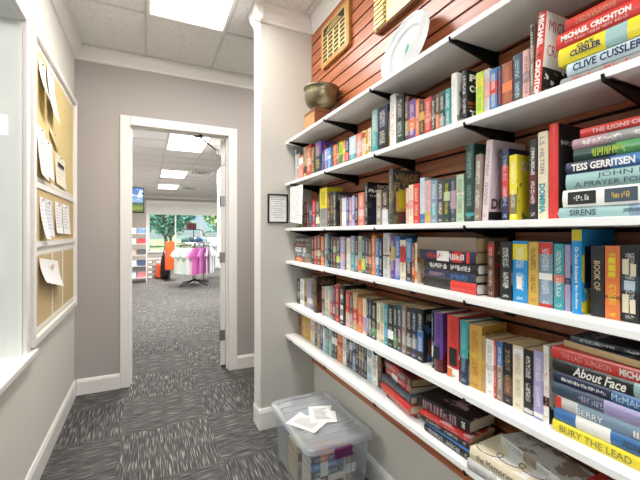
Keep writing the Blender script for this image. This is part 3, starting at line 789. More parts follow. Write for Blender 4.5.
for row, txt in DATA.items():
    si = ROWS[row][0]; zt = SH[si]; zmax = SB[si - 1] - .006; L_ = []
    for ln in txt.strip().split('\n'):
        p = ln.split(';'); a = p[0].split(); x0, x1, yt = map(float, a[:3]); bcc = p[4].split()
        L_.append(dict(x0=x0, x1=x1, yt=yt, k={'p': 'paperback', 'h': 'hardback'}[a[3]], base=p[1], band=p[2], ink=p[3], bc=float(bcc[0]), bh=float(bcc[1]), fl=p[5:]))
    parsed[row] = L_
    for i, q in enumerate(L_):
        X = geom(row, q['x0']) + random.uniform(-.002, .002)
        if q['k'] == 'hardback': X -= .010
        Ya, _ = yz(q['x0'], 200, X); Yb, _ = yz(q['x1'], 200, X); Ya = min(Ya, YP - .03)
        r = ray((q['x0'] + q['x1']) / 2, q['yt']); t_ = X / r[0]; z = EYE + r[2] * t_
        H = min(max(z - zt, .13), zmax - zt); lean = 0; pg = 0; texts = []; cts = []; marks = 1
        for f_ in q['fl']:
            if f_.startswith('L') : lean = float(f_[1:])
            if f_ == 'g1': pg = 1
            if f_.startswith('T') and f_[1:] in TXT: texts, cts = TXT[f_[1:]]
        if texts: marks = 0
        T = Ya - Yb - .0008; D = min(.14 if q['k'] == 'hardback' else .098, XS_ - .004 - X)
        if q['k'] == 'paperback' and row in 'D' and q['x0'] > 340: D = .108
        bk = make_book(H, T, D, q['k'], q['base'], q['band'], q['ink'], q['bc'], q['bh'], marks, pg, texts, cts)
        q['obj'] = bk; q['H'] = H; q['T'] = T
        bk.location = (X, (Ya + Yb) / 2, zt + .0003)
        if lean:
            ang = lean * .0025 * 1.0 / max(H, .1); ang = math.asin(min(.3, lean * (T / (q['x1'] - q['x0'])) / H))
            bk.rotation_euler = (ang, 0, 0); bk.location.z = zt + .0005 + math.sin(ang) * T / 2
        BOOKS.append(bk)
# labels for the standing books
used = {}
def an(wd): return ('an ' if wd[0] in 'aeiou' else 'a ') + wd
for row, L_ in parsed.items():
    for i, q in enumerate(L_):
        lw = L_[i - 1]['base'] if i else None; rw = L_[i + 1]['base'] if i + 1 < len(L_) else None
        if lw is None: lab = '%s %s at the pier end, beside %s book, %s' % (q['base'], q['k'], an(rw), ROWWORD[row])
        elif rw is None: lab = '%s %s, last before the stack, beside %s book, %s' % (q['base'], q['k'], an(lw), ROWWORD[row])
        elif lw == rw: lab = '%s %s between two %s books, %s' % (q['base'], q['k'], lw, ROWWORD[row])
        else: lab = '%s %s between %s and %s books, %s' % (q['base'], q['k'], lw, rw, ROWWORD[row])
        if lab in used: print('DUPLABEL', lab)
        if len(lab.split()) > 16: print('LONG', lab)
        used[lab] = 1
        tag(q['obj'], lab, 'book', 'books standing on the ' + ROWWORD[row])
def by(row, x): return [q for q in parsed[row] if abs(q['x0'] - x) < .3][0]
def spine_patch(q, z0, z1, y0, y1, colr, name='printed_block'):
    T, H = q['T'], q['H']; q['m'] = q.get('m', 0) + 1; o = MB().box(-.0003 - .00012 * q['m'], .0001, -T/2 + T * y0, -T/2 + T * y1, H * z0, H * z1).build(name, inkmat(colr), q['obj']); return o
def cover_patch(q, x0, x1, z0, z1, colr, D=.13, name='cover_picture'):
    T, H = q['T'], q['H']; q['n'] = q.get('n', 0) + 1; return MB().box(D * x0, D * x1, -T/2 - .0003 - .00012 * q['n'], -T/2 + .0001, H * z0, H * z1).build(name, inkmat(colr), q['obj'])
q = by('B', 388); cover_patch(q, .15, .8, .24, .6, 'gold'); cover_patch(q, .25, .6, .3, .64, 'yellow'); cover_patch(q, .2, .85, .05, .24, 'brown')
q = by('B', 548.2); cover_patch(q, .02, .99, .004, .996, 'black')
q = by('A', 461.5); cover_patch(q, .05, .95, .36, .42, 'rust'); cover_patch(q, .05, .95, .3, .33, 'rust')
q = by('B', 364.6); cover_patch(q, .2, .8, .1, .5, 'navy')
q = by('B', 481); cover_patch(q, 0.02, .98, .02, .12, 'black')
q = by('D', 433.3); spine_patch(q, .2, .42, .3, .95, 'black')
q = by('D', 446.4); spine_patch(q, .22, .5, .12, .75, 'black'); spine_patch(q, 0.03, .16, .5, .9, 'orange')
q = by('D', 339.2)
for k in range(3): spine_patch(q, .14 + k * .26, .24 + k * .26, .25, .75, 'white')
q = by('D', 416.7); cover_patch(q, .25, .6, .12, .4, 'rust', .1)
q = by('D', 312.6); cover_patch(q, .15, .8, .1, .6, 'rust', .12)
q = by('C', 512.3); spine_patch(q, .22, .42, .35, .7, 'white')
q = by('C', 538.4); spine_patch(q, .42, .52, .0, 1, 'white'); spine_patch(q, .0, .05, 0, 1, 'red')
q = by('C', 604.6)
for a, b_ in ((.66, .74), (.76, .84), (.58, .64)): spine_patch(q, a, b_, .3, .75, 'yellow')
q = by('C', 620.4)
for a, b_, c_, d_ in ((.62, .82, .1, .45), (.6, .76, .55, .85), (.12, .36, .1, .45), (.12, .3, .52, .82)): spine_patch(q, a, b_, 1 - d_, 1 - c_, 'cream')
spine_patch(q, .42, .54, .2, .8, 'pale blue')
q = by('C', 570.8); cover_patch(q, .1, .95, .3, .8, 'navy'); cover_patch(q, .2, .7, .12, .26, 'ochre')

# the leaning hardback at the end of the second shelf
Xc = .850
Ya, _ = yz(533.8, 98, Xc); Yb, _ = yz(542.6, 98, Xc); T = Ya - Yb - .001
Hc = .203
mcr = cover_mat('bright red', 'bright red', 'white', .5, 0, 0)
bk = make_book(Hc, T, .145, 'hardback', 'bright red', m=mcr, texts=[('MICHAEL', .22, .36, .48, .62, 'white', .05), ('CRICHTON', .76, .42, .48, .62, 'white', .05), ('THE', .49, .05, .5, .5, 'black')])
q = dict(obj=bk, T=T, H=Hc); cover_patch(q, .015, .99, .36, .99, 'white', .145); 
m_bone, nt, b = new_mat('black_and_white_mottle'); n_ = nd(nt, 'TexNoise'); n_.inputs['Scale'].default_value = 45; n_.inputs['Detail'].default_value = 2
r_ = nd(nt, 'ValToRGB'); r_.color_ramp.interpolation = 'CONSTANT'; r_.color_ramp.elements[1].position = .56; r_.color_ramp.elements[0].color = (.015, .018, .016, 1); r_.color_ramp.elements[1].color = (.75, .77, .75, 1)
tc_ = nd(nt, 'TexCoord'); nt.links.new(tc_.outputs['Object'], n_.inputs['Vector']); nt.links.new(n_.outputs['Fac'], r_.inputs[0]); nt.links.new(r_.outputs[0], b.inputs['Base Color'])
MB().box(.002, .143, -T/2 - .0004, -T/2 + .0001, .004, Hc * .36).build('cover_picture', m_bone, bk)
lettering('MICHAEL', inkmat('red'), bk, (.075, -T/2 - .0006, Hc * .84), (1, 0, 0), (0, 0, 1), .125, Hc * .13, bold=.0)
lettering('CRICHTON', inkmat('red'), bk, (.075, -T/2 - .0006, Hc * .56), (1, 0, 0), (0, 0, 1), .125, Hc * .13, bold=.0)
ang = math.radians(4.5); bk.rotation_euler = (ang, 0, 0); bk.location = (Xc, (Ya + Yb) / 2 + .006, SH[1] + .0006 + math.sin(ang) * T / 2)
tag(bk, 'red and white hardback leaning toward the red, yellow and blue stack, second shelf down', 'book', 'books standing on the second shelf down')

# lying stacks: (y_far, height, depth, thickness, kind, base, band, ink, bc, bh, texts, skew, x) bottom first
def stack(z, items, phrase, grp):
    zz = z + .0003; n = len(items)
    for i, it in enumerate(items):
        yf, H, D, T, kind, base_, band, ink, bc, bh, texts, skew, X = it[:13]; opt = it[13] if len(it) > 13 else {}
        bk = make_book(H, T, D, kind, base_, band, ink, bc, bh, 0 if texts else 1, opt.get('pg', 0), texts)
        bk.rotation_euler = (Matrix.Rotation(math.radians(skew), 3, 'Z') @ Matrix.Rotation(-PI / 2, 3, 'X')).to_euler()
        bk.location = (X, yf - H, zz + T / 2)
        if opt.get('flip'):      # fore-edge outward
            bk.rotation_euler = (Matrix.Rotation(math.radians(skew + 180), 3, 'Z') @ Matrix.Rotation(-PI / 2, 3, 'X')).to_euler(); bk.location = (X + D, yf, zz + T / 2)
        if opt.get('tilt'):
            bk.rotation_euler = (Matrix.Rotation(math.radians(skew), 3, 'Z') @ Matrix.Rotation(math.radians(opt['tilt']), 3, 'Y') @ Matrix.Rotation(-PI / 2, 3, 'X')).to_euler()
        zz += T + .0005
        tag(bk, opt['lab'], 'book', grp); BOOKS.append(bk)
S2 = 'the stack at the right of the second shelf'
stack(SH[1], [
 (.505, .225, .145, .025, 'hardback', 'grey', 'taupe', 'red', .5, .0, [(5, .20, .20, .5, .5, 'red', .04), (5, .48, .24, .5, .5, 'red', .04)], 0, .850, dict(lab='grey hardback with red lettering, bottom of the stack on the second shelf down')),
 (.490, .225, .145, .028, 'hardback', 'pale blue', 'mid blue', 'navy', .35, .0, [('CLIVE CUSSLER', .34, .56, .5, .6, 'navy', .03), (4, .82, .24, .5, .6, 'white', .03)], 0, .848, dict(lab='light blue hardback with navy lettering, under the yellow one, second shelf down')),
 (.507, .235, .145, .039, 'hardback', 'yellow', 'pale teal', 'navy', .52, .08, [('CLIVE', .24, .14, .26, .22, 'navy', .03), ('CUSSLER', .24, .26, .56, .34, 'navy', .04), ('PLAGUE', .80, .3, .45, .42, 'navy', .03)], 0, .846, dict(lab='thick yellow hardback in the middle of the stack, second shelf down')),
 (.512, .235, .145, .034, 'hardback', 'bright red', 'bright red', 'white', .5, .0, [('MICHAEL CRICHTON', .33, .56, .4, .36, 'white', .05), (12, .34, .5, .78, .18, 'pink', .02)], 0, .846, dict(lab='bright red hardback lying directly on the yellow one, second shelf down')),
 (.496, .225, .145, .028, 'hardback', 'red', 'red', 'tan', .5, .0, [], 0, .852, dict(lab='dark red hardback topping the stack, second shelf down')),
], S2, 'stacked books on the second shelf down')
stack(SH[2], [
 (.512, .22, .14, .025, 'hardback', 'pale teal', 'grey blue', 'slate', .3, .08, [('SIRENS', .24, .24, .5, .55, 'slate', .02), ('JOSEPH KNOX', .66, .16, .5, .4, 'slate')], 0, .852, dict(lab='pale teal hardback at the bottom of the stack, third shelf down')),
 (.500, .22, .14, .038, 'hardback', 'white', 'white', 'black', .5, .0, [(5, .46, .13, .5, .3, 'gold', .03)], 0, .850, dict(lab='white hardback with rounded black panels, lying in the stack, third shelf down')),
 (.494, .22, .14, .035, 'hardback', 'pale teal', 'grey', 'dark grey', .5, .0, [('JOHN IRVING', .62, .66, .3, .36, 'dark grey', .0), ('A PRAYER FOR OWEN', .52, .86, .72, .3, 'slate', .0)], 0, .852, dict(lab='grey-green hardback under the dark blue one in the stack, third shelf down')),
 (.494, .215, .14, .025, 'hardback', 'blue', 'navy', 'white', .8, .2, [('TESS GERRITSEN', .33, .54, .5, .62, 'white', .03), ('LIFE SUPPORT', .84, .34, .5, .55, 'pale blue', .03)], 0, .852, dict(lab='royal blue hardback with white lettering in the stack, third shelf down')),
 (.478, .21, .14, .027, 'hardback', 'dark green', 'green', 'lime green', .3, .32, [(11, .32, .28, .5, .6, 'lime green', .03)], 0, .852, dict(lab='dark green hardback with lime lettering in the stack, third shelf down')),
 (.480, .21, .14, .022, 'hardback', 'mauve', 'grey', 'white', .5, .18, [], 0, .852, dict(lab='mauve-grey hardback under the crimson one in the stack, third shelf down')),
 (.464, .21, .14, .019, 'hardback', 'red', 'red', 'white', .5, .0, [('THE LIONS OF FIFTH AVENUE', .54, .86, .5, .5, 'pink', .02)], 0, .852, dict(lab='crimson hardback topping the stack, third shelf down')),
], '', 'stacked books on the third shelf down')
# rounded panels on the white spine
wb = [b_ for b_ in BOOKS if b_.get('label', '').startswith('white hardback with rounded')][0]
for k, cc in enumerate(('black', 'slate', 'black')):
    MB().box(-.0005, .0004, -.014, .014, .22 - .012 - k * .072 - .056, .22 - .012 - k * .072).build('printed_block', inkmat(cc), wb, bevel=.0002)
    lettering((3, 4, 3)[k], inkmat(('pale grey', 'gold', 'pale grey')[k]), wb, (-.0008, 0, .22 - .04 - k * .072), (0, 0, -1), (0, -1, 0), .03, .012)
for b_ in list(wb.children):
    if b_.name.startswith('title') and b_.data.materials[0].name.startswith('ink_gold') and len(b_.data.vertices) and abs(b_.data.vertices[0].co.x) < .0006: bpy.data.objects.remove(b_)
stack(SH[3], [
 (2.185, .168, .1, .030, 'paperback', 'rust', 'orange', 'cream', .6, .2, [], 1, .868, dict(lab='brown and orange paperback, bottom of the small stack by the pier, fourth shelf down')),
 (2.175, .168, .1, .030, 'paperback', 'grey blue', 'slate', 'white', .6, .2, [], -2, .868, dict(lab='blue-grey paperback, second from bottom by the pier, fourth shelf down')),
 (2.19, .168, .1, .030, 'paperback', 'white', 'grey blue', 'slate', .3, .1, [], 0, .870, dict(lab='white paperback in the small stack by the pier, fourth shelf down')),
 (2.18, .168, .1, .030, 'paperback', 'brown', 'maroon', 'cream', .3, .2, [], 2, .868, dict(lab='brown paperback in the small stack by the pier, fourth shelf down')),
 (2.185, .168, .1, .029, 'paperback', 'slate', 'dark grey', 'white', .3, .2, [], 0, .868, dict(lab='slate paperback topping the small stack by the pier, fourth shelf down')),
], '', 'small stack of books by the pier')
stack(SH[3], [
 (.975, .235, .135, .033, 'hardback', 'black', 'bright red', 'white', .22, .22, [(5, .3, .3, .5, .4, 'dark grey')], -3, .852, dict(lab='black and red hardback at the bottom of the short stack, fourth shelf down', pg=2)),
 (.968, .225, .135, .025, 'hardback', 'navy', 'black', 'bright blue', .5, .0, [(11, .28, .32, .5, .5, 'mauve', .03), (8, .72, .3, .5, .6, 'mid blue', .04)], -3, .852, dict(lab='navy hardback with blue lettering in the short stack, fourth shelf down', pg=0)),
 (.970, .235, .135, .030, 'hardback', 'black', 'dark grey', 'white', .5, .0, [(9, .3, .34, .5, .5, 'white', .05), (8, .72, .34, .5, .5, 'white', .05)], -3, .852, dict(lab='black hardback with white lettering in the short stack, fourth shelf down', pg=2)),
 (.985, .245, .135, .035, 'hardback', 'navy', 'bright red', 'white', .3, .05, [(5, .3, .3, .5, .5, 'red', .05), (6, .68, .3, .5, .5, 'white', .05)], -3, .848, dict(lab='red, white and blue hardback in the short stack, fourth shelf down', pg=1)),
 (.998, .262, .135, .042, 'hardback', 'taupe', 'taupe', 'grey', .5, .0, [(8, .5, .35, .5, .4, 'grey', .0)], -2, .848, dict(lab='large faded grey hardback topping the short stack, fourth shelf down', pg=1)),
], '', 'short stack of five on the fourth shelf down')
rw = [b_ for b_ in BOOKS if b_.get('label', '').startswith('red, white and blue')][0]
for k in range(3): MB().box(-.0004, .0004, -.016, .016, .02 + k * .03, .032 + k * .03).build('printed_block', inkmat('bright red'), rw)
MB().box(-.0004, .0003, -.016, .016, .105, .16).build('printed_block', inkmat('white'), rw)
stack(SH[4], [
 (.522, .235, .14, .026, 'hardback', 'yellow', 'yellow', 'olive', .5, .0, [('BURY THE LEAD', .36, .58, .5, .55, 'olive', .0), (14, .84, .26, .5, .4, 'olive', .0)], 0, .850, dict(lab='bright yellow hardback at the bottom of the tall stack, fifth shelf down')),
 (.520, .235, .14, .030, 'hardback', 'blue', 'white', 'black', .66, .14, [('ADAM NICOLSON', .78, .42, .5, .5, 'slate', .02)], 0, .852, dict(lab='blue and white hardback on the yellow one, fifth shelf down')),
 (.516, .235, .14, .027, 'hardback', 'pale grey', 'grey blue', 'white', .5, .3, [('BERRY', .30, .22, .6, .45, 'white', .0), (6, .80, .34, .6, .5, 'white', .0)], 0, .852, dict(lab='pale grey hardback with a red spine end in the tall stack, fifth shelf down')),
 (.524, .235, .14, .029, 'hardback', 'slate', 'lavender', 'white', .3, .25, [(10, .5, .5, .5, .4, 'lavender', .0)], 0, .850, dict(lab='slate and lavender hardback in the tall stack, fifth shelf down')),
 (.522, .235, .14, .025, 'hardback', 'navy', 'blue', 'white', .3, .2, [(15, .27, .38, .5, .3, 'white', .02), ('McMAHON', .66, .32, .5, .55, 'pale blue', .0)], 0, .852, dict(lab='navy hardback just under the black one in the tall stack, fifth shelf down')),
 (.522, .235, .14, .029, 'hardback', 'black', 'pale teal', 'white', .25, .09, [('About Face', .40, .42, .5, .72, 'white', .02, True)], 0, .850, dict(lab='black hardback with white italic lettering in the tall stack, fifth shelf down')),
 (.524, .235, .14, .026, 'hardback', 'bright red', 'bright red', 'white', .5, .0, [('THE LAST SURGEON', .30, .42, .5, .5, 'pink', .0), ('MICHAEL PALMER', .78, .42, .5, .56, 'white', .04)], 0, .850, dict(lab='bright red hardback high in the tall stack, fifth shelf down', pg=1)),
 (.500, .19, .11, .016, 'paperback', 'dark brown', 'slate', 'white', .5, .2, [], -6, .875, dict(lab='paperback with tan page edges facing out, on the red hardback, fifth shelf down', pg=1, flip=1)),
 (.495, .19, .11, .012, 'paperback', 'slate', 'black', 'white', .5, .2, [], 4, .885, dict(lab='dark paperback topping the tall stack, fifth shelf down', pg=0)),
], '', 'tall stack on the fifth shelf down')
pgk = [b_ for b_ in BOOKS if b_.get('label', '').startswith('pale grey hardback with a red')][0]
MB().box(-.0004, .0003, -.0125, .0125, .222, .2345).build('printed_block', inkmat('bright red'), pgk)
# lowest shelf stacks
stack(SH[5], [
 (1.20, .19, .11, .018, 'paperback', 'maroon', 'brown', 'white', .5, .2, [], -2, .868, dict(lab='maroon paperback at the bottom of the left stack, lowest shelf', pg=2)),
 (1.235, .225, .135, .031, 'hardback', 'bright red', 'red', 'white', .5, .05, [(9, .4, .5, .5, .4, 'orange', .03)], -9, .835, dict(lab='bright red hardback in the left stack, lowest shelf', pg=0)),
 (1.24, .225, .135, .030, 'hardback', 'slate', 'dark grey', 'grey', .5, .0, [], -9, .842, dict(lab='dark grey hardback above the bright red one, left stack, lowest shelf', pg=0)),
 (1.245, .21, .12, .022, 'paperback', 'red', 'white', 'white', .6, .12, [], -12, .856, dict(lab='red and white paperback in the left stack, lowest shelf', pg=0)),
 (1.25, .22, .13, .030, 'hardback', 'maroon', 'red', 'cream', .6, .15, [], -11, .856, dict(lab='maroon hardback topping the left stack, lowest shelf', pg=1)),
], '', 'left stack on the lowest shelf')
stack(SH[5], [
 (.940, .19, .12, .026, 'hardback', 'black', 'blue', 'pale grey', .5, .0, [], 0, .838, dict(lab='black hardback with blue cover at the bottom of the middle stack, lowest shelf', pg=0)),
 (.955, .19, .12, .022, 'hardback', 'dark brown', 'black', 'pale grey', .5, .0, [], 2, .848, dict(lab='dark brown hardback in the middle stack, lowest shelf', pg=1)),
 (.960, .20, .12, .013, 'paperback', 'red', 'pink', 'pink', .5, .0, [], 4, .848, dict(lab='thin red paperback under the thick black book, middle stack, lowest shelf', pg=1)),
 (.988, .215, .125, .040, 'hardback', 'black', 'mauve', 'pale grey', .5, .0, [(6, .46, .64, .5, .66, 'mauve', .04), ('THE', .9, .06, .5, .5, 'white', .04)], 4, .862, dict(lab='thick black hardback with silver-pink lettering, middle stack, lowest shelf', pg=0)),
], '', 'middle stack on the lowest shelf')
bl = [b_ for b_ in BOOKS if b_.get('label', '').startswith('black hardback with blue cover')][0]
MB().box(.002, .118, -.0134, -.0128, .002, .188).build('cover_picture', inkmat('blue'), bl)
stack(SH[5], [
 (.735, .225, .14, .030, 'hardback', 'pale grey', 'white', 'grey', .5, .1, [], 3, .822, dict(lab='pale grey hardback at the bottom of the right stack, lowest shelf', pg=2)),
 (.730, .215, .14, .034, 'hardback', 'cream', 'white', 'black', .5, .0, [('the Memories of', .4, .6, .5, .5, 'dark grey', .0)], 3, .826, dict(lab='cream hardback with black script cover in the right stack, lowest shelf', pg=2)),
 (.706, .205, .095, .024, 'paperback', 'pale grey', 'taupe', 'slate', .5, .1, [], -11, .866, dict(lab='grey picture-cover paperback lying askew on the cream book, lowest shelf', pg=1)),
], '', 'right stack on the lowest shelf')
mem = [b_ for b_ in BOOKS if b_.get('label', '').startswith('cream hardback with black script')][0]
cur = MB(); pts = []
for k in range(60):
    t = k / 59; pts.append((.022 + .03 * t + .016 * math.cos(t * 19), -.0172, .205 - .17 * t + .02 * math.sin(t * 19)))
cur.tube(pts, .0012, 5); cur.build('cover_scrollwork', inkmat('dark grey'), mem)
stack(SH[5], [
 (.475, .21, .13, .040, 'hardback', 'black', 'red', 'white', .5, .1, [], 0, .842, dict(lab='black hardback at the bottom of the stack nearest the viewer, lowest shelf')),
 (.470, .21, .13, .040, 'hardback', 'maroon', 'pink', 'white', .5, .1, [], 0, .846, dict(lab='maroon hardback in the stack nearest the viewer, lowest shelf')),
 (.470, .21, .13, .030, 'hardback', 'red', 'pink', 'white', .5, .2, [], 0, .850, dict(lab='red hardback topping the stack nearest the viewer, lowest shelf')),
], '', 'stack nearest the viewer on the lowest shelf')

# ================================================================== THINGS ON THE TOP SHELF AND SLATWALL
zt = SH[0]
bx = empty('wooden_box', (.91, 1.885, zt)); tag(bx, 'light wooden block box on the top shelf, under the bronze bowl', 'box')
MB().box(-.072, .072, -.072, .072, .0005, .085).build('body', M_walnut, bx, bevel=.002); MB().box(-.076, -.0725, -.07, .07, .002, .083).build('front_panel', M_oakbox, bx); MB().box(-.074, .074, -.074, .074, .0855, .103).build('lid', M_walnut, bx, bevel=.002)
bo = empty('bronze_bowl', (.905, 1.872, zt + .1035)); tag(bo, 'tarnished bronze bowl sitting on a wooden block near the pier', 'bowl')
prof = [(.0, .012), (.042, .012), (.046, .0), (.050, .0), (.046, .014), (.066, .022), (.085, .042), (.095, .070), (.097, .095), (.093, .112), (.097, .122), (.103, .128), (.103, .133), (.092, .130), (.090, .112), (.092, .09), (.088, .068), (.078, .045), (.055, .026), (0, .02)]
MB().lathe(prof, n=48).build('bowl_body', M_bronze, bo, smooth=True)
# china plate leaning on the slatwall
pl = empty('china_plate', (.938, 1.158, zt)); tag(pl, 'large white china plate with a small green emblem leaning on the slatwall', 'plate')
R_ = .144; pr = [(0, .004), (.055, .004), (.083, .002), (.094, .006), (.102, .015), (.138, .021), (R_ - .001, .024), (R_, .0255), (R_ - .002, .0268), (.140, .0245), (.104, .0190), (.098, .0165), (.091, .0095), (.085, .0072), (.0, .0072)]
pm = MB().lathe(pr, n=64)
tilt = math.radians(14)
rot = Matrix.Rotation(-PI / 2 + tilt, 4, 'Y')   # axis (z) now faces -x, tipped back
plate = pm.build('plate_body', M_china, pl, smooth=True)
rm = Matrix.Translation((.012, 0, R_ * math.cos(tilt) + .004)) @ rot
for v in plate.data.vertices: v.co = rm @ v.co
em = MB(); em.lathe([(0, .0078), (.012, .0078), (.0, .0084)], n=16)
leafpts = [(.000, .026, .0080), (.008, .014, .0080), (.010, .0, .0080), (.004, -.012, .0080), (-.006, -.014, .0080), (-.010, -.004, .0080), (-.008, .010, .0080)]
em = MB().prism([(y * 1.1, -x, z) for x, y, z in leafpts], (0, 0, .0006)); emo = em.build('emblem', M_green, pl)
em2 = MB(); 
for k in range(5): em2.box(-.026, -.022, -.016 + k * .007, -.011 + k * .007, .0080, .0085)
em2o = em2.build('printed_name', inkmat('pale teal'), pl)
for o in (emo, em2o):
    for v in o.data.vertices: v.co = rm @ v.co

# award plaque with rows of small plates
aw = empty('award_plaque', (XS_ - .0005, 1.865, 2.40)); tag(aw, 'oak award plaque with rows of small black name plates on brass', 'plaque')
W_, H_ = .172, .128; b = MB()
pts = [(-W_ + .0, -H_), (-W_ + .03, -H_ - 0.0), (W_, -H_), (W_, H_), (-W_, H_)]
def rr(w_, h_, r, n=5):
    o = []
    for cx, cy, a0 in ((w_ - r, h_ - r, 0), (-w_ + r, h_ - r, 90), (-w_ + r, -h_ + r, 180), (w_ - r, -h_ + r, 270)):
        for k in range(n + 1):
            a = math.radians(a0 + 90 * k / n); o.append((cx + r * math.cos(a), cy + r * math.sin(a)))
    return o
b.prism([(-.0005, y, z) for y, z in rr(W_, H_, .018)], (-.022, 0, 0)); b.build('plaque_board', M_oak, aw, bevel=.004)
MB().box(-.0245, -.0228, -.145, .145, -.105, .108).build('brass_field', M_gold, aw)
MB().box(-.0262, -.0247, -.13, .13, .052, .100).build('header_plate', M_frame, aw)
for k in range(3): MB().box(-.0268, -.0264, -.10 + .02 * k, .10 - .02 * k, .062 + k * .012, .067 + k * .012).build('engraved_line', M_gold, aw)
for c_ in range(4):
    for r_i in range(6):
        y = .108 - c_ * .072; z = .034 - r_i * .0255
        MB().box(-.0262, -.0247, y - .026, y + .026, z - .0075, z + .0075).build('name_plate', M_frame, aw)
# tall walnut plaque with ridged brass columns, above the plate
wq = empty('brass_plaque', (XS_ - .0005, 1.29, 2.36)); tag(wq, 'walnut plaque with ridged gold name strips above the white plate', 'plaque')
MB().box(-.028, -.0005, -.15, .145, -.165, .165).build('plaque_board', M_walnut, wq, bevel=.004)
b = MB(); b.box(-.031, -.0285, .055, .140, -.158, .158)
for k in range(14): b.box(-.039, -.031, .060, .135, -.152 + k * .022, -.152 + k * .022 + .013)
b.build('name_strips', M_gold, wq); MB().box(-.033, -.0285, -.145, .045, -.158, .158).build('gold_field', M_gold, wq, bevel=.002)
wq2 = empty('brass_plaque', (XS_ - .0005, .62, 2.20)); tag(wq2, 'gilt edged plaque at the upper right corner above the top shelf', 'plaque')
MB().box(-.024, -.0005, -.12, .12, -.09, .16).build('plaque_board', M_gold, wq2, bevel=.004); MB().box(-.027, -.0245, -.10, .10, -.07, .14).build('picture_field', inkmat('ochre'), wq2)

# sheet taped to the shelf edge, certificate on the pier
def printed_lines(b, plane, a0, a1, z0, z1, n, seed=1, off=.0004):
    rnd = random.Random(seed)
    for k in range(n):
        z = z1 - (z1 - z0) * (k + .5) / n; h = (z1 - z0) / n * .22; e = a0 + (a1 - a0) * rnd.uniform(.65, 1)
        b(a0, e, z - h, z + h)
sh = empty('notice_sheet', (XF - .003, 2.03, 1.42)); tag(sh, 'white typed sheet hanging from the shelf edge beside the pier', 'paper')
MB().prism([(0, .098, .116), (0, -.105, .113), (-.001, -.092, -.118), (-.001, .098, -.100)], (.0008, 0, 0)).build('sheet', M_paper, sh)
pb = MB(); rnd = random.Random(3)
for k in range(14): z = .095 - k * .0135; pb.box(-.0012, -.0011, .085 - .17 * rnd.uniform(.7, 1), .085, z - .0016, z + .0016)
pb.build('typed_lines', M_ink, sh)
cf = empty('certificate_frame', (.762, YP, 1.408)); tag(cf, 'small black framed certificate on the pier wall', 'picture frame')
b = MB(); w_, h_ = .068, .094
for q4 in ((-w_, w_, h_ - .009, h_), (-w_, w_, -h_, -h_ + .009), (-w_, -w_ + .009, -h_ + .009, h_ - .009), (w_ - .009, w_, -h_ + .009, h_ - .009)): b.box(q4[0], q4[1], -.014, -.0005, q4[2], q4[3])
b.build('frame', M_frame, cf); MB().box(-w_ + .009, w_ - .009, -.006, -.001, -h_ + .009, h_ - .009).build('certificate', M_paper, cf)
pb = MB()
for k in range(9): z = .06 - k * .0145; pb.box(-.045 + .01 * (k % 3), .045 - .008 * ((k * 2) % 3), -.0066, -.0062, z - .0018, z + .0018)
pb.build('typed_lines', M_ink, cf)

# ================================================================== BULLETIN BOARD ON THE LEFT WALL
M_cork = mat('yellow_cork', '#d8c288', .9, bump=.3, bscale=400, var=.1, vscale=60)
M_cork2 = mat('tan_cork', '#c9b284', .9, bump=.3, bscale=400, var=.1, vscale=60)
BZ0, BZ1, BY0, BY1 = .712, 2.238, 2.097, 3.235
bb = empty('bulletin_board', (XL, (BY0 + BY1) / 2, (BZ0 + BZ1) / 2)); tag(bb, 'tall white framed cork bulletin board in three panels on the left wall', 'bulletin board')
hy, hz = (BY1 - BY0) / 2, (BZ1 - BZ0) / 2; FW = .035
b = MB(); b.box(.0005, .032, -hy, hy, hz - FW, hz); b.box(.0005, .032, -hy, hy, -hz, -hz + FW); b.box(.0005, .032, -hy, -hy + FW, -hz + FW, hz - FW); b.box(.0005, .032, hy - FW, hy, -hz + FW, hz - FW)
b.build('frame', M_white, bb, bevel=.003)
cz = (BZ0 + BZ1) / 2; r1, r2 = 1.49 - cz, 1.195 - cz
b = MB(); b.box(.0005, .018, -hy + FW, hy - FW, r1 - .014, r1 + .014); b.box(.0005, .024, -hy + FW, hy - FW, r2 - .014, r2 + .014); b.build('rail', M_white, bb)
box('cork_panel', .0005, .012, -hy + FW, hy - FW, r1 + .014, hz - FW, M_cork, bb); box('cork_panel', .0005, .012, -hy + FW, hy - FW, r2 + .014, r1 - .014, M_cork2, bb)
box('cork_panel', .0005, .012, -hy + FW, hy - FW, -hz + FW, r2 - .014, M_cork2, bb)
M_cutp = mat('scalloped_border_paper', '#ebe8de', .8)
def scallop(y0, y1, z0, z1, vertical, side):
    b = MB(); n = int(((z1 - z0) if vertical else (y1 - y0)) / .024)
    for k in range(n):
        if vertical:
            z = z0 + (z1 - z0) * (k + .5) / n; b.prism([(.0122, y0, z - .012), (.0122, y1, z - .012), (.0122, y1 + side * .014, z), (.0122, y1, z + .012), (.0122, y0, z + .012)], (.001, 0, 0))
        else:
            y = y0 + (y1 - y0) * (k + .5) / n; b.prism([(.0122, y - .012, z0), (.0122, y, z0 - side * .016), (.0122, y + .012, z0), (.0122, y + .012, z1), (.0122, y - .012, z1)], (.001, 0, 0))
    b.build('scalloped_border', M_cutp, bb)
lo, hi = -hy + FW, hy - FW
scallop(lo, hi, hz - FW - .022, hz - FW, False, 1); scallop(lo, hi, r1 + .014, r1 + .04, False, -1); scallop(hi - .012, hi - .022, r1 + .05, hz - FW, True, -1)
scallop(lo, hi, r2 - .05, r2 - .014, False, 1); scallop(lo, hi, -hz + FW, -hz + FW + .035, False, -1)
for yy in (lo + .005, -.14, .14): scallop(yy, yy + .02, -hz + FW + .035, r2 - .06, True, 1)
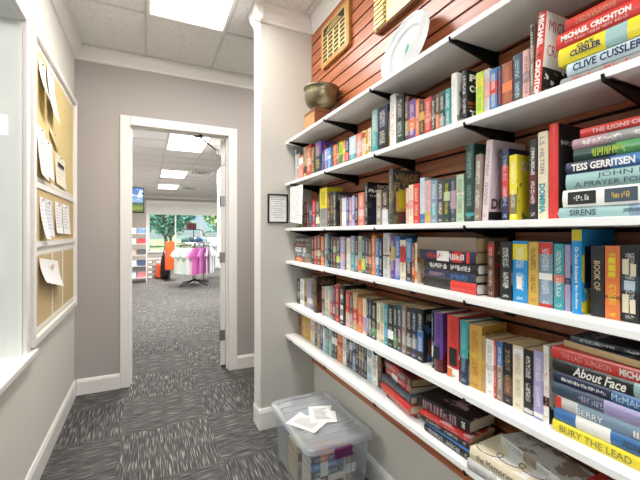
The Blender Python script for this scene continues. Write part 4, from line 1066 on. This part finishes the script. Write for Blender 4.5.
def pinned(y0, y1, zt0, zt1, zb0, zb1, name, label, m=M_paper, tilt=0, lines=8, curl=.02, off=.014, extra=None):
    """sheet pinned to the cork: y0 near edge, y1 far edge; top z at each, bottom z at each"""
    x = XL + off
    cy, cz_ = (y0 + y1) / 2, (zt0 + zb0) / 2
    t = empty(name, (x, cy, cz_)); tag(t, label, 'paper', 'papers pinned to the bulletin board')
    b = MB(); n = 6; vs_ = []; fs = []
    for i in range(n + 1):
        s = i / n; cx = curl * s * s
        for yy, za, zb in ((y0, zt0, zb0), (y1, zt1, zb1)):
            for th in (0, .0007): vs_.append((cx + th, yy - cy, za + (zb - za) * s - cz_))
    for i in range(n):
        a = i * 4; c4 = a + 4; fs += [(a, a + 2, c4 + 2, c4), (a + 1, c4 + 1, c4 + 3, a + 3), (a, c4, c4 + 1, a + 1), (a + 2, a + 3, c4 + 3, c4 + 2)]
    fs += [(0, 1, 3, 2), (n*4, n*4 + 2, n*4 + 3, n*4 + 1)]
    b.add(vs_, fs); b.build('sheet', m, t)
    if lines:
        b = MB(); rnd = random.Random(int(y0 * 1000 + zt0 * 77))
        for k in range(lines):
            s = .12 + .76 * k / lines; cx = curl * s * s + .0011; ya, yb = y0 + (y1 - y0) * .12, y0 + (y1 - y0) * rnd.uniform(.6, .88); hh = abs(zt0 - zb0) * .008
            def pz(yy): f = (yy - y0) / (y1 - y0); a = zt0 + (zt1 - zt0) * f; c_ = zb0 + (zb1 - zb0) * f; return a + (c_ - a) * s - cz_
            b.add([(cx, ya - cy, pz(ya) - hh), (cx, yb - cy, pz(yb) - hh), (cx, yb - cy, pz(yb) + hh), (cx, ya - cy, pz(ya) + hh)], [(0, 1, 2, 3)])
        b.build('typed_lines', M_ink, t)
    MB().lathe([(0, .008), (.004, .007), (.005, .003), (.002, .002), (.002, 0)], n=10).build('push_pin', mat('steel_pin', '#8e8e90', .3, .8), t).matrix_local = Matrix.Translation((.0012, 0, max(zt0, zt1) - cz_ - .018)) @ Matrix.Rotation(PI / 2, 4, 'Y')
    return t
pinned(2.235, 2.375, 2.14, 2.13, 1.93, 1.885, 'pinned_sheet', 'white sheet curling at the upper left of the bulletin board', curl=.045)
pinned(2.40, 2.56, 2.16, 2.16, 1.905, 1.885, 'pinned_sheet', 'white sheet beside the curling one at the top of the board', off=.0165, curl=.03)
pinned(2.215, 2.36, 1.795, 1.79, 1.545, 1.525, 'pinned_sheet', 'white typed sheet at the left of the upper panel, above the first rail', curl=.02)
pinned(2.30, 2.50, 1.755, 1.75, 1.555, 1.545, 'pinned_sheet', 'white sheet overlapping the typed one in the upper panel', off=.018, curl=.012)
pinned(2.46, 2.66, 1.84, 1.76, 1.80, 1.73, 'pinned_note', 'narrow tilted white note in the upper panel of the board', lines=0, off=.0165, curl=.01)
M_card = mat('cream_card', '#ece5cf', .8)
cdt = pinned(2.60, 2.88, 1.735, 1.72, 1.545, 1.535, 'pinned_card', 'cream card with bold dark lettering in the upper panel', m=M_card, lines=5, curl=.008)
MB().add([(.004, -.08, .045), (.004, .09, .04), (.0046, .09, .015), (.0046, -.08, .02)], [(0, 1, 2, 3)]).build('bold_lettering', M_inkd, cdt)
pinned(2.26, 2.36, 1.44, 1.43, 1.22, 1.215, 'pinned_sheet', 'folded white sheet at the left of the middle panel', curl=.03)
pinned(2.37, 2.52, 1.435, 1.43, 1.235, 1.23, 'pinned_sheet', 'pale printed sheet in the centre of the middle panel', m=mat('pale_lilac_paper', '#dcdce6', .8), curl=.015)
pinned(2.60, 2.78, 1.44, 1.43, 1.25, 1.245, 'pinned_sheet', 'white form left of the far end of the middle panel', curl=.01)
pinned(2.80, 3.02, 1.44, 1.435, 1.245, 1.24, 'pinned_sheet', 'white form at the far end of the middle panel', curl=.01)
sq = pinned(2.24, 2.66, 1.125, 1.08, 1.0, .925, 'pinned_card', 'square white card with a small orange emblem in the bottom panel', lines=0, curl=.03, off=.018)
o = MB()
for k in range(5):
    a = k * 2 * PI / 5; o.lathe([(0, 0), (.016, 0), (.0, .001)], c=(.0, 0, 0), n=8) if False else o.add([(.012, .02 + .03 * math.cos(a), .0 + .014 * math.sin(a)), (.012, .02 + .03 * math.cos(a + .9), .0 + .014 * math.sin(a + .9)), (.012, .02, 0)], [(0, 1, 2)])
o.build('emblem', inkmat('orange'), sq)

# ================================================================== STORAGE BIN ON THE FLOOR
def plastic(name, col, alpha, rough):
    m, nt, b = new_mat(name); nt.nodes.remove(b); out = nt.nodes['Material Output']
    gl = nd(nt, 'BsdfGlossy'); gl.inputs['Roughness'].default_value = rough; gl.inputs['Color'].default_value = (.9, .92, .95, 1)
    df = nd(nt, 'BsdfDiffuse'); df.inputs['Color'].default_value = (*srgb(col), 1); tr = nd(nt, 'BsdfTransparent'); tr.inputs[0].default_value = (.97, .98, 1, 1)
    m1 = nd(nt, 'MixShader'); m1.inputs[0].default_value = .12; m2 = nd(nt, 'MixShader'); m2.inputs[0].default_value = alpha
    L = nt.links.new; L(df.outputs[0], m1.inputs[1]); L(gl.outputs[0], m1.inputs[2]); L(tr.outputs[0], m2.inputs[1]); L(m1.outputs[0], m2.inputs[2]); L(m2.outputs[0], out.inputs[0]); return m
M_clear = plastic('clear_bin_plastic', '#e2e6ea', .2, .12); M_lidp = plastic('frosted_lid_plastic', '#dde2e6', .36, .18)
bn = empty('storage_bin', (.80, 1.69, 0)); tag(bn, 'clear plastic storage bin of books on the carpet under the shelves', 'storage bin')
def ring(w_, l_, z, r, n=5): return [(x, y, z) for x, y in rr(w_, l_, r, n)]
def loft(rings, close_bottom=True, close_top=False):
    b = MB(); n = len(rings[0]); vs_ = [p for r in rings for p in r]; fs = []
    for i in range(len(rings) - 1):
        for k in range(n): fs.append((i*n+k, i*n+(k+1) % n, (i+1)*n+(k+1) % n, (i+1)*n+k))
    if close_bottom: fs.append(tuple(range(n)))
    if close_top: fs.append(tuple(range((len(rings)-1)*n, len(rings)*n)))
    b.add(vs_, fs); return b
b = loft([ring(.142, .225, .004, .03), ring(.148, .231, .02, .03), ring(.160, .245, .262, .03), ring(.172, .257, .266, .035), ring(.172, .257, .280, .035),
          ring(.170, .255, .280, .035), ring(.170, .255, .268, .035), ring(.158, .243, .264, .03), ring(.146, .229, .022, .03), ring(.141, .223, .007, .03)], True, True)
b.build('tub', M_clear, bn, smooth=True)
b = loft([ring(.180, .265, .278, .04), ring(.180, .265, .296, .04), ring(.172, .257, .302, .038), ring(.150, .235, .302, .035), ring(.146, .231, .294, .035),
          ], False, False)
b.add(ring(.146, .231, .294, .035), [tuple(range(24))]); 
lid = b.build('lid', M_lidp, bn, smooth=True)
b = MB(); b.box(-.10, .10, -.09, .09, .2945, .2985); b.box(-.146, .146, -.17, -.163, .2945, .300); b.box(-.146, .146, .163, .17, .2945, .300); b.box(-.146, .146, -.112, -.106, .2945, .300); b.box(-.146, .146, .106, .112, .2945, .300)
b.build('lid_ribs', M_lidp, lid)
M_mag = mat('plum_purple_plastic', '#5d2350', .4)
MB().box(-.045, .045, -.276, -.258, .238, .284).build('latch_handle', M_mag, bn, bevel=.004); MB().box(-.045, .045, .258, .276, .238, .284).build('latch_handle', M_mag, bn, bevel=.004)
for (cx, cy, a, lab) in ((.725, 1.655, 32, 'typed white paper on the left half of the bin lid'), (.825, 1.69, -20, 'typed white paper on the right half of the bin lid')):
    t = empty('paper_note', (cx, cy, .3035 + (.001 if a < 0 else 0)), (0, 0, math.radians(a))); tag(t, lab, 'paper', 'papers on the bin lid')
    MB().prism([(-.07, -.085, 0), (.065, -.085, 0), (.07, .02, 0), (.045, .035, 0), (.06, .09, 0), (-.07, .085, 0)], (0, 0, .0006)).build('sheet', M_paper, t)
    pb = MB(); rnd = random.Random(int(a + 50))
    for k in range(9): y = .055 - k * .013; pb.box(-.045, -.045 + .085 * rnd.uniform(.6, 1), y - .0017, y + .0017, .0007, .0009)
    pb.build('typed_lines', M_inkd, t)
# books in the bin
def bin_book(x, y, z, rx, rz, H, T, D, base_, band, ink, lab, pg=0, mode='lie'):
    bk = make_book(H, T, D, 'paperback', base_, band, ink, .6, .12, 1, pg)
    if mode == 'lie':    # spine toward the viewer's end of the bin
        bk.rotation_euler = (Matrix.Rotation(math.radians(90 + rz), 3, 'Z') @ Matrix.Rotation(-PI / 2, 3, 'X')).to_euler()
    else:
        bk.rotation_euler = (0, 0, math.radians(90 + rz))
    bk.location = (x, y, z); tag(bk, lab, 'book', 'books inside the plastic bin'); BOOKS.append(bk)
zz = .008
for k, (base_, band, lab) in enumerate((('grey blue', 'white', 'grey-blue paperback at the bottom of the pile in the bin'), ('white', 'salmon', 'white paperback low in the pile in the bin'), ('maroon', 'cream', 'maroon paperback low in the pile in the bin'),
        ('cream', 'brown', 'cream paperback halfway up the pile in the bin'), ('slate', 'white', 'slate paperback near the top of the pile in the bin'), ('mid blue', 'white', 'mid blue paperback second from top in the bin'), ('navy', 'orange', 'navy and orange paperback topping the pile in the bin'))):
    bin_book(.828, 1.475, zz + .0155, 0, 0, .165, .031, .11, base_, band, 'white', lab); zz += .0325
for k, (x, base_, lab) in enumerate(((.846, 'cream', 'cream paperback standing in the bin beside the pile'), (.873, 'tan', 'tan paperback standing in the bin'), (.900, 'dark grey', 'dark grey paperback standing in the bin by the wall side'))):
    bin_book(x, 1.50, .009, 0, 0, .185, .022, .11, base_, 'white', 'grey', lab, pg=1, mode='stand')
for k in range(5):
    bin_book(.84, 1.66, .008 + .036 * k + .018, 0, 3 * (k % 2), .17, .034, .12, ('tan', 'grey', 'cream', 'brown', 'cream')[k], 'white', 'grey', ('tan', 'grey', 'cream', 'brown', 'pale cream')[k] + ' book in the rear pile inside the bin', pg=1)

# ================================================================== FAR ROOM THINGS
# television
tv = empty('television', (-.315, 6.2, 1.56), (0, 0, math.radians(8))); tag(tv, 'wall television showing blue sky over a green landscape', 'television')
MB().box(-.27, .27, 0, .05, 0, .40).build('bezel', M_blackp, tv, bevel=.004)
m_tv, nt, b = new_mat('landscape_on_screen'); tc_ = nd(nt, 'TexCoord'); sp = nd(nt, 'SeparateXYZ'); nt.links.new(tc_.outputs['Generated'], sp.inputs[0])
r_ = nd(nt, 'ValToRGB'); e = r_.color_ramp.elements; e[0].position = 0; e[0].color = (*srgb('#3d5a2a'), 1); e[1].position = 1; e[1].color = (*srgb('#2a66b0'), 1)
for p_, c_ in ((.14, '#8b9b2c'), (.27, '#54733a'), (.36, '#2f4330'), (.42, '#8fb6dc'), (.7, '#4b86c8')): k_ = e.new(p_); k_.color = (*srgb(c_), 1)
n_ = nd(nt, 'TexNoise'); n_.inputs['Scale'].default_value = 4; nt.links.new(tc_.outputs['Generated'], n_.inputs['Vector'])
cl_ = mth(nt, 'MULTIPLY', mth(nt, 'GREATER_THAN', n_.outputs['Fac'], .55), mth(nt, 'GREATER_THAN', sp.outputs[2], .5))
mx = nd(nt, 'Mix', data_type='RGBA'); nt.links.new(cl_, mx.inputs[0]); nt.links.new(sp.outputs[2], r_.inputs[0]); nt.links.new(r_.outputs[0], mx.inputs[6]); mx.inputs[7].default_value = (.75, .82, .9, 1)
nt.links.new(mx.outputs[2], b.inputs['Emission Color']); b.inputs['Emission Strength'].default_value = .9; b.inputs['Base Color'].default_value = (.02, .02, .02, 1)
MB().box(-.255, .255, -.0015, -.0002, .02, .385).build('screen', m_tv, tv)
MB().tube([(-.2, .05, .2), (-.42, .25, .2), (-.5, .25, .2)], .018).build('wall_arm', M_black, tv)
MB().box(-.565, -.545, .17, .33, .1, .3).build('wall_plate', M_black, tv)

# hanging white wall cabinet on the partition
hc = empty('wall_cabinet', (1.18, 4.9, .67)); tag(hc, 'tall white glazed wall cabinet hung on the partition past the door', 'cabinet')
MB().box(-.11, -.0005, -1.2, 1.38, 0, 1.64).build('cabinet_body', M_white, hc, bevel=.004)
for k in range(3): MB().box(-.116, -.1105, -1.15 + k * .84, -.40 + k * .84, .55, 1.2).build('glass_door', mat('pale_blue_glass', '#bcd3de', .1), hc)

# t-shirt maker
def shirt_mesh(w_=.24, h_=.62, puff=.05):
    outl = [(-.07, 0), (-.17, -.03), (-w_ - .09, -.20), (-w_ - .02, -.27), (-.20, -.20), (-.215, -h_), (.215, -h_), (.20, -.20), (w_ + .02, -.27), (w_ + .09, -.20), (.17, -.03), (.07, 0), (0, -.035)]
    b = MB()
    b.prism([(x, -puff / 2, z) for x, z in outl], (0, puff, 0)); return b
def garment(name, x, y, z, a, col, label, group, h=.62, w_=.24, puff=.05, s=1):
    t = empty(name, (x, y, z), (0, 0, a)); t.scale = (s, s, s); tag(t, label, 'shirt', group)
    m = mat('cloth_' + col.replace('#', ''), col, .9, bump=.8, bscale=14)
    shirt_mesh(w_, h, puff).build('shirt_body', m, t, bevel=.012)
    MB().tube([(-.16, 0, -.045), (0, 0, .015), (.16, 0, -.045)], .005, 6).build('hanger', M_black, t); MB().tube([(0, 0, .015), (0, 0, .05), (.02, 0, .07), (.035, 0, .05)], .003, 6).build('hook', M_black, t)
    return t
RX, RY, RZ = 1.03, 9.15, 1.03
rk = empty('round_display_stand', (RX, RY, 0)); tag(rk, 'round topped pedestal clothes stand with four splayed legs on the carpet', 'clothes stand')
MB().lathe([(0, 0), (.40, 0), (.41, .008), (.41, .022), (.40, .03), (0, .03)], c=(0, 0, RZ - .03), n=40).build('table_top', M_steel, rk)
MB().tube([(0, 0, .06), (0, 0, RZ - .03)], .022, 12).build('pole', M_steel, rk)
for k in range(4):
    a = math.radians(35 + 90 * k); MB().tube([(0, 0, .13), (.2 * math.cos(a), .2 * math.sin(a), .07), (.44 * math.cos(a), .44 * math.sin(a), .018)], [.02, .017, .013], 8).build('leg', M_black, rk)
hr = MB(); hr.tube([(.33 * math.cos(t), .33 * math.sin(t), RZ - .075) for t in [2 * PI * k / 32 for k in range(33)]], .008, 6)
for k in range(4): a = PI / 4 + k * PI / 2; hr.tube([(.33 * math.cos(a), .33 * math.sin(a), RZ - .075), (.33 * math.cos(a), .33 * math.sin(a), RZ - .03)], .006, 6)
hr.build('hanging_ring', M_steel, rk)
ringdef = [(200, '#dfeee6', 'mint white'), (222, '#eef1ee', 'white'), (243, '#d9ede2', 'pale mint'), (262, '#f0e7ec', 'very pale pink'), (279, '#d774bb', 'magenta pink'), (297, '#cf7fc4', 'orchid pink'), (318, '#e9c6dd', 'light pink'), (340, '#eef0f2', 'white'), (2, '#e4eef0', 'ice white'),
           (160, '#d8ece4', 'soft mint'), (180, '#e8f0ea', 'off white'), (120, '#ffffff', 'plain white'), (80, '#e6d9e8', 'lilac'), (40, '#f4f4f4', 'bright white')]
for deg, col, wd in ringdef:
    a = math.radians(deg); rr_ = .43
    place = 'front of' if 180 < deg < 360 else 'back of'
    garment('hanging_shirt', RX + rr_ * math.cos(a), RY + rr_ * math.sin(a), RZ - .085 - .05, a + random.uniform(-.2, .2), col, '%s t-shirt hanging at the %s the round clothes stand' % (wd, place), 'shirts on the round clothes stand', h=.66, w_=.15, s=.98) if False else \
    garment('hanging_shirt', RX + .33 * math.cos(a), RY + .33 * math.sin(a), RZ - .115, a + PI / 2 + random.uniform(.35, .6), col, '%s t-shirt %s, %s the round clothes stand' % (wd, 'at %s' % ('the left' if 100 < deg < 260 else 'the right') , place), 'shirts on the round clothes stand', h=.66, s=.95, puff=.035)
# things on the stand
def folded(x, y, z, w_, d_, h_, col, label, group, cat='folded shirt'):
    o = MB(); n = 2
    o.box(-w_/2, w_/2, -d_/2, d_/2, 0, h_); ob_ = o.build('folded_shirt', mat('cloth_' + col.replace('#', ''), col, .9, bump=.8, bscale=14), bevel=h_ * .18); ob_.location = (x, y, z)
    tag(ob_, label, cat, group); return ob_
def cap(x, y, z, col, label, a=0):
    t = empty('baseball_cap', (x, y, z), (0, 0, a)); tag(t, label, 'cap', 'caps on the round clothes stand'); m = mat('cloth_' + col.replace('#', ''), col, .9)
    MB().lathe([(.095, 0), (.096, .03), (.088, .07), (.06, .105), (.02, .122), (0, .124)], n=20).build('crown', m, t, smooth=True)
    MB().prism([(-.07, -.07, .004), (-.06, -.13, 0), (-.02, -.165, -.001), (.02, -.165, -.001), (.06, -.13, 0), (.07, -.07, .004)], (0, 0, .006)).build('brim', m, t)
cap(.80, 8.98, RZ + .002, '#4a6f6b', 'teal grey cap at the left of the round stand top', .5); cap(.95, 9.25, RZ + .002, '#3a4a52', 'dark slate cap in the middle of the round stand top', -.3)
cap(1.10, 9.02, RZ + .002, '#2d4a6a', 'blue cap under the red and black box', .8); cap(1.24, 9.2, RZ + .002, '#8ba0a5', 'pale grey cap at the right of the round stand top', 0)
hs = empty('hat_display_rack', (1.02, 9.3, RZ)); tag(hs, 'black wire hook rack rising from the round clothes stand', 'display rack')
MB().tube([(0, 0, 0), (0, 0, .34)], .010).build('pole', M_black, hs)
MB().tube([(-.22, 0, .30), (.0, 0, .30), (.16, 0, .30), (.21, 0, .27), (.24, 0, .18), (.24, 0, .1)], .009).build('hook', M_black, hs)
rb = empty('boxed_item', (.98, 9.3, RZ + .312)); tag(rb, 'dark red and black boxed item on top of the wire rack', 'box')
MB().box(-.12, .10, -.05, .05, 0, .15).build('carton', inkmat('maroon'), rb, bevel=.003); MB().box(-.06, -.02, -.052, -.0505, .02, .13).build('printed_block', inkmat('black'), rb); MB().box(.03, .06, -.052, -.0505, .02, .13).build('printed_block', inkmat('black'), rb)

# second garment rack on castors at the right
gr = empty('garment_rack', (1.62, 10.2, 0)); tag(gr, 'chrome garment rack on castors to the right behind the round stand', 'garment rack')
MB().tube([(-.5, 0, 1.2), (.5, 0, 1.2)], .013).build('rail', M_steel, gr)
for s in (-.5, .5):
    MB().tube([(s, 0, .08), (s, 0, 1.2)], .013).build('upright', M_steel, gr); MB().tube([(s, -.25, .09), (s, 0, .12), (s, .25, .09)], .012).build('foot', M_steel, gr)
    for q_ in (-.25, .25): MB().tube([(s - .012, q_, .035), (s + .012, q_, .035)], .032, 14).build('castor', M_blackp, gr)
for k in range(8):
    garment('hanging_shirt', 1.22 + k * .11, 10.2, 1.13, PI / 2 - .5, ('#eef2f3', '#e3eef0', '#f2f2f2', '#dfe9ea')[k % 4], ('white', 'ice blue', 'bright white', 'pale grey')[k % 4] + ' shirt on the garment rack, %s half' % ('left' if k < 4 else 'right'), 'shirts on the garment rack', h=.80, s=1.05)
ca = MB().tube([(-.02, 0, .28), (0, 0, .31), (.06, 0, .33), (.15, 0, .33)], .009)
hk = empty('display_hook', (1.34, 9.9, 1.03)); tag(hk, 'black curved display hook right of the round stand top', 'display hook'); 
MB().tube([(0, 0, -1.03), (0, 0, .1), (.02, 0, .2), (.08, 0, .25), (.30, 0, .25)], .011).build('hook_arm', M_black, hk); MB().lathe([(0, 0), (.12, 0), (.12, .01), (0, .012)], c=(0, 0, -1.03), n=20).build('base_plate', M_black, hk)

# orange jackets and bag, black backpack by the window
oj = garment('hanging_jacket', .53, 10.15, 1.04, .9, '#e2622e', 'orange jacket hanging left of the round stand', 'orange outerwear', h=.95, w_=.12, s=.78, puff=.08)
oj['category'] = 'jacket'
st = empty('coat_stand', (.53, 10.17, 0)); tag(st, 'thin black coat stand holding the orange jacket', 'coat stand')
MB().tube([(0, .06, 0), (0, .06, 1.12)], .012).build('pole', M_black, st); MB().lathe([(0, 0), (.14, 0), (.14, .012), (0, .016)], c=(0, .06, 0), n=20).build('base_plate', M_black, st)
sc_ = empty('suitcase', (.31, 10.75, 0)); tag(sc_, 'small orange-red suitcase on the carpet by the shoe boxes', 'suitcase')
MB().box(-.10, .10, -.08, .08, .03, .42).build('shell', mat('orange_shell', '#d6502c', .5), sc_, bevel=.03)
MB().tube([(-.05, 0, .42), (-.05, 0, .60), (.05, 0, .60), (.05, 0, .42)], .008).build('handle', M_black, sc_)
for s in (-.07, .07): MB().tube([(s - .01, 0, .02), (s + .01, 0, .02)], .019, 10).build('wheel', M_blackp, sc_)
bp_ = empty('backpack', (.43, 10.6, 0)); tag(bp_, 'black backpack with orange side standing behind the orange jacket', 'backpack')
MB().lathe([(0, 0), (.10, .01), (.115, .15), (.11, .45), (.09, .62), (.04, .70), (0, .71)], n=16).build('pack_body', M_blackp, bp_, smooth=True)
MB().tube([(-.05, -.02, .68), (-.02, -.03, .80), (.05, -.03, .80), (.07, -.02, .66)], .012).build('strap', M_black, bp_)

# shoe boxes in two columns
M_sb = mat('taupe_shoe_box', '#8f8781', .7); M_sbl = mat('light_taupe_box_lid', '#b3aaa2', .6)
for cidx, (x, y) in enumerate(((.06, 11.05), (.275, 11.15))):
    for k in range(4):
        t = empty('shoe_box', (x, y, .001 + k * .135)); rel = ('bottom', 'second from bottom', 'third from bottom', 'top')[k]
        tag(t, 'taupe shoe box, %s of the %s column under the shop window' % (rel, ('left', 'right')[cidx]), 'shoe box', 'stacked shoe boxes')
        MB().box(-.095, .095, -.16, .16, 0, .09).build('box_body', M_sb, t); MB().box(-.099, .099, -.164, .164, .0905, .13).build('lid', M_sbl, t)
        MB().box(-.05, .05, -.162, -.1602, .02, .07).build('end_label', M_paper, t)

# wire display shelf of folded goods at the left
ds = empty('display_shelf', (-.24, 10.3, 0)); tag(ds, 'white tiered display shelf at the left edge of the doorway view', 'display shelf')
for s in (-.25, .22):
    for q_ in (-.18, .18): MB().tube([(s, q_, 0), (s, q_, 1.4)], .012).build('post', M_white, ds)
lev = (.12, .42, .70, .98, 1.24)
for z in lev: MB().box(-.26, .23, -.20, .20, z - .01, z).build('tier', M_white, ds)
cols = [('#dfe5ef', 'pale blue'), ('#d88a94', 'dusty pink'), ('#f1f1f1', 'white'), ('#4c5f86', 'navy blue'), ('#c7a7a0', 'beige pink'), ('#5b5b60', 'charcoal'), ('#d8d8e6', 'lilac grey'), ('#b84e4a', 'brick red'), ('#f6f4f0', 'ivory'), ('#6c86b4', 'denim blue')]
for i, z in enumerate(lev):
    for k in range(2):
        col, wd = cols[(i * 2 + k) % 10]
        folded(-.24 + (-.125 if k == 0 else .10), 10.3, z + .0005, .2, .3, .13, col, '%s folded garment on the %s tier of the white display shelf' % (wd, ('bottom', 'second', 'middle', 'fourth', 'top')[i]), 'folded garments on the display shelf')

# ceiling vents of the far room
for (x, y, lab) in ((1.15, 8.95, 'square white ceiling vent with dark slots beside the middle light panel'), (1.2, 12.2, 'square ceiling vent with dark slots near the shop window')):
    t = empty('ceiling_vent', (x, y, ZC)); tag(t, lab, 'ceiling vent', 'ceiling vents')
    MB().box(-.29, .29, -.29, .29, -.012, -.0065).build('vent_plate', M_white, t)
    for k in range(3): s = .06 + .07 * k; b = MB(); b.box(-s, s, -s, -s + .02, -.016, -.0122); b.box(-s, s, s - .02, s, -.016, -.0122); b.box(-s, -s + .02, -s, s, -.016, -.0122); b.box(s - .02, s, -s, s, -.016, -.0122); b.build('slot', M_black, t)
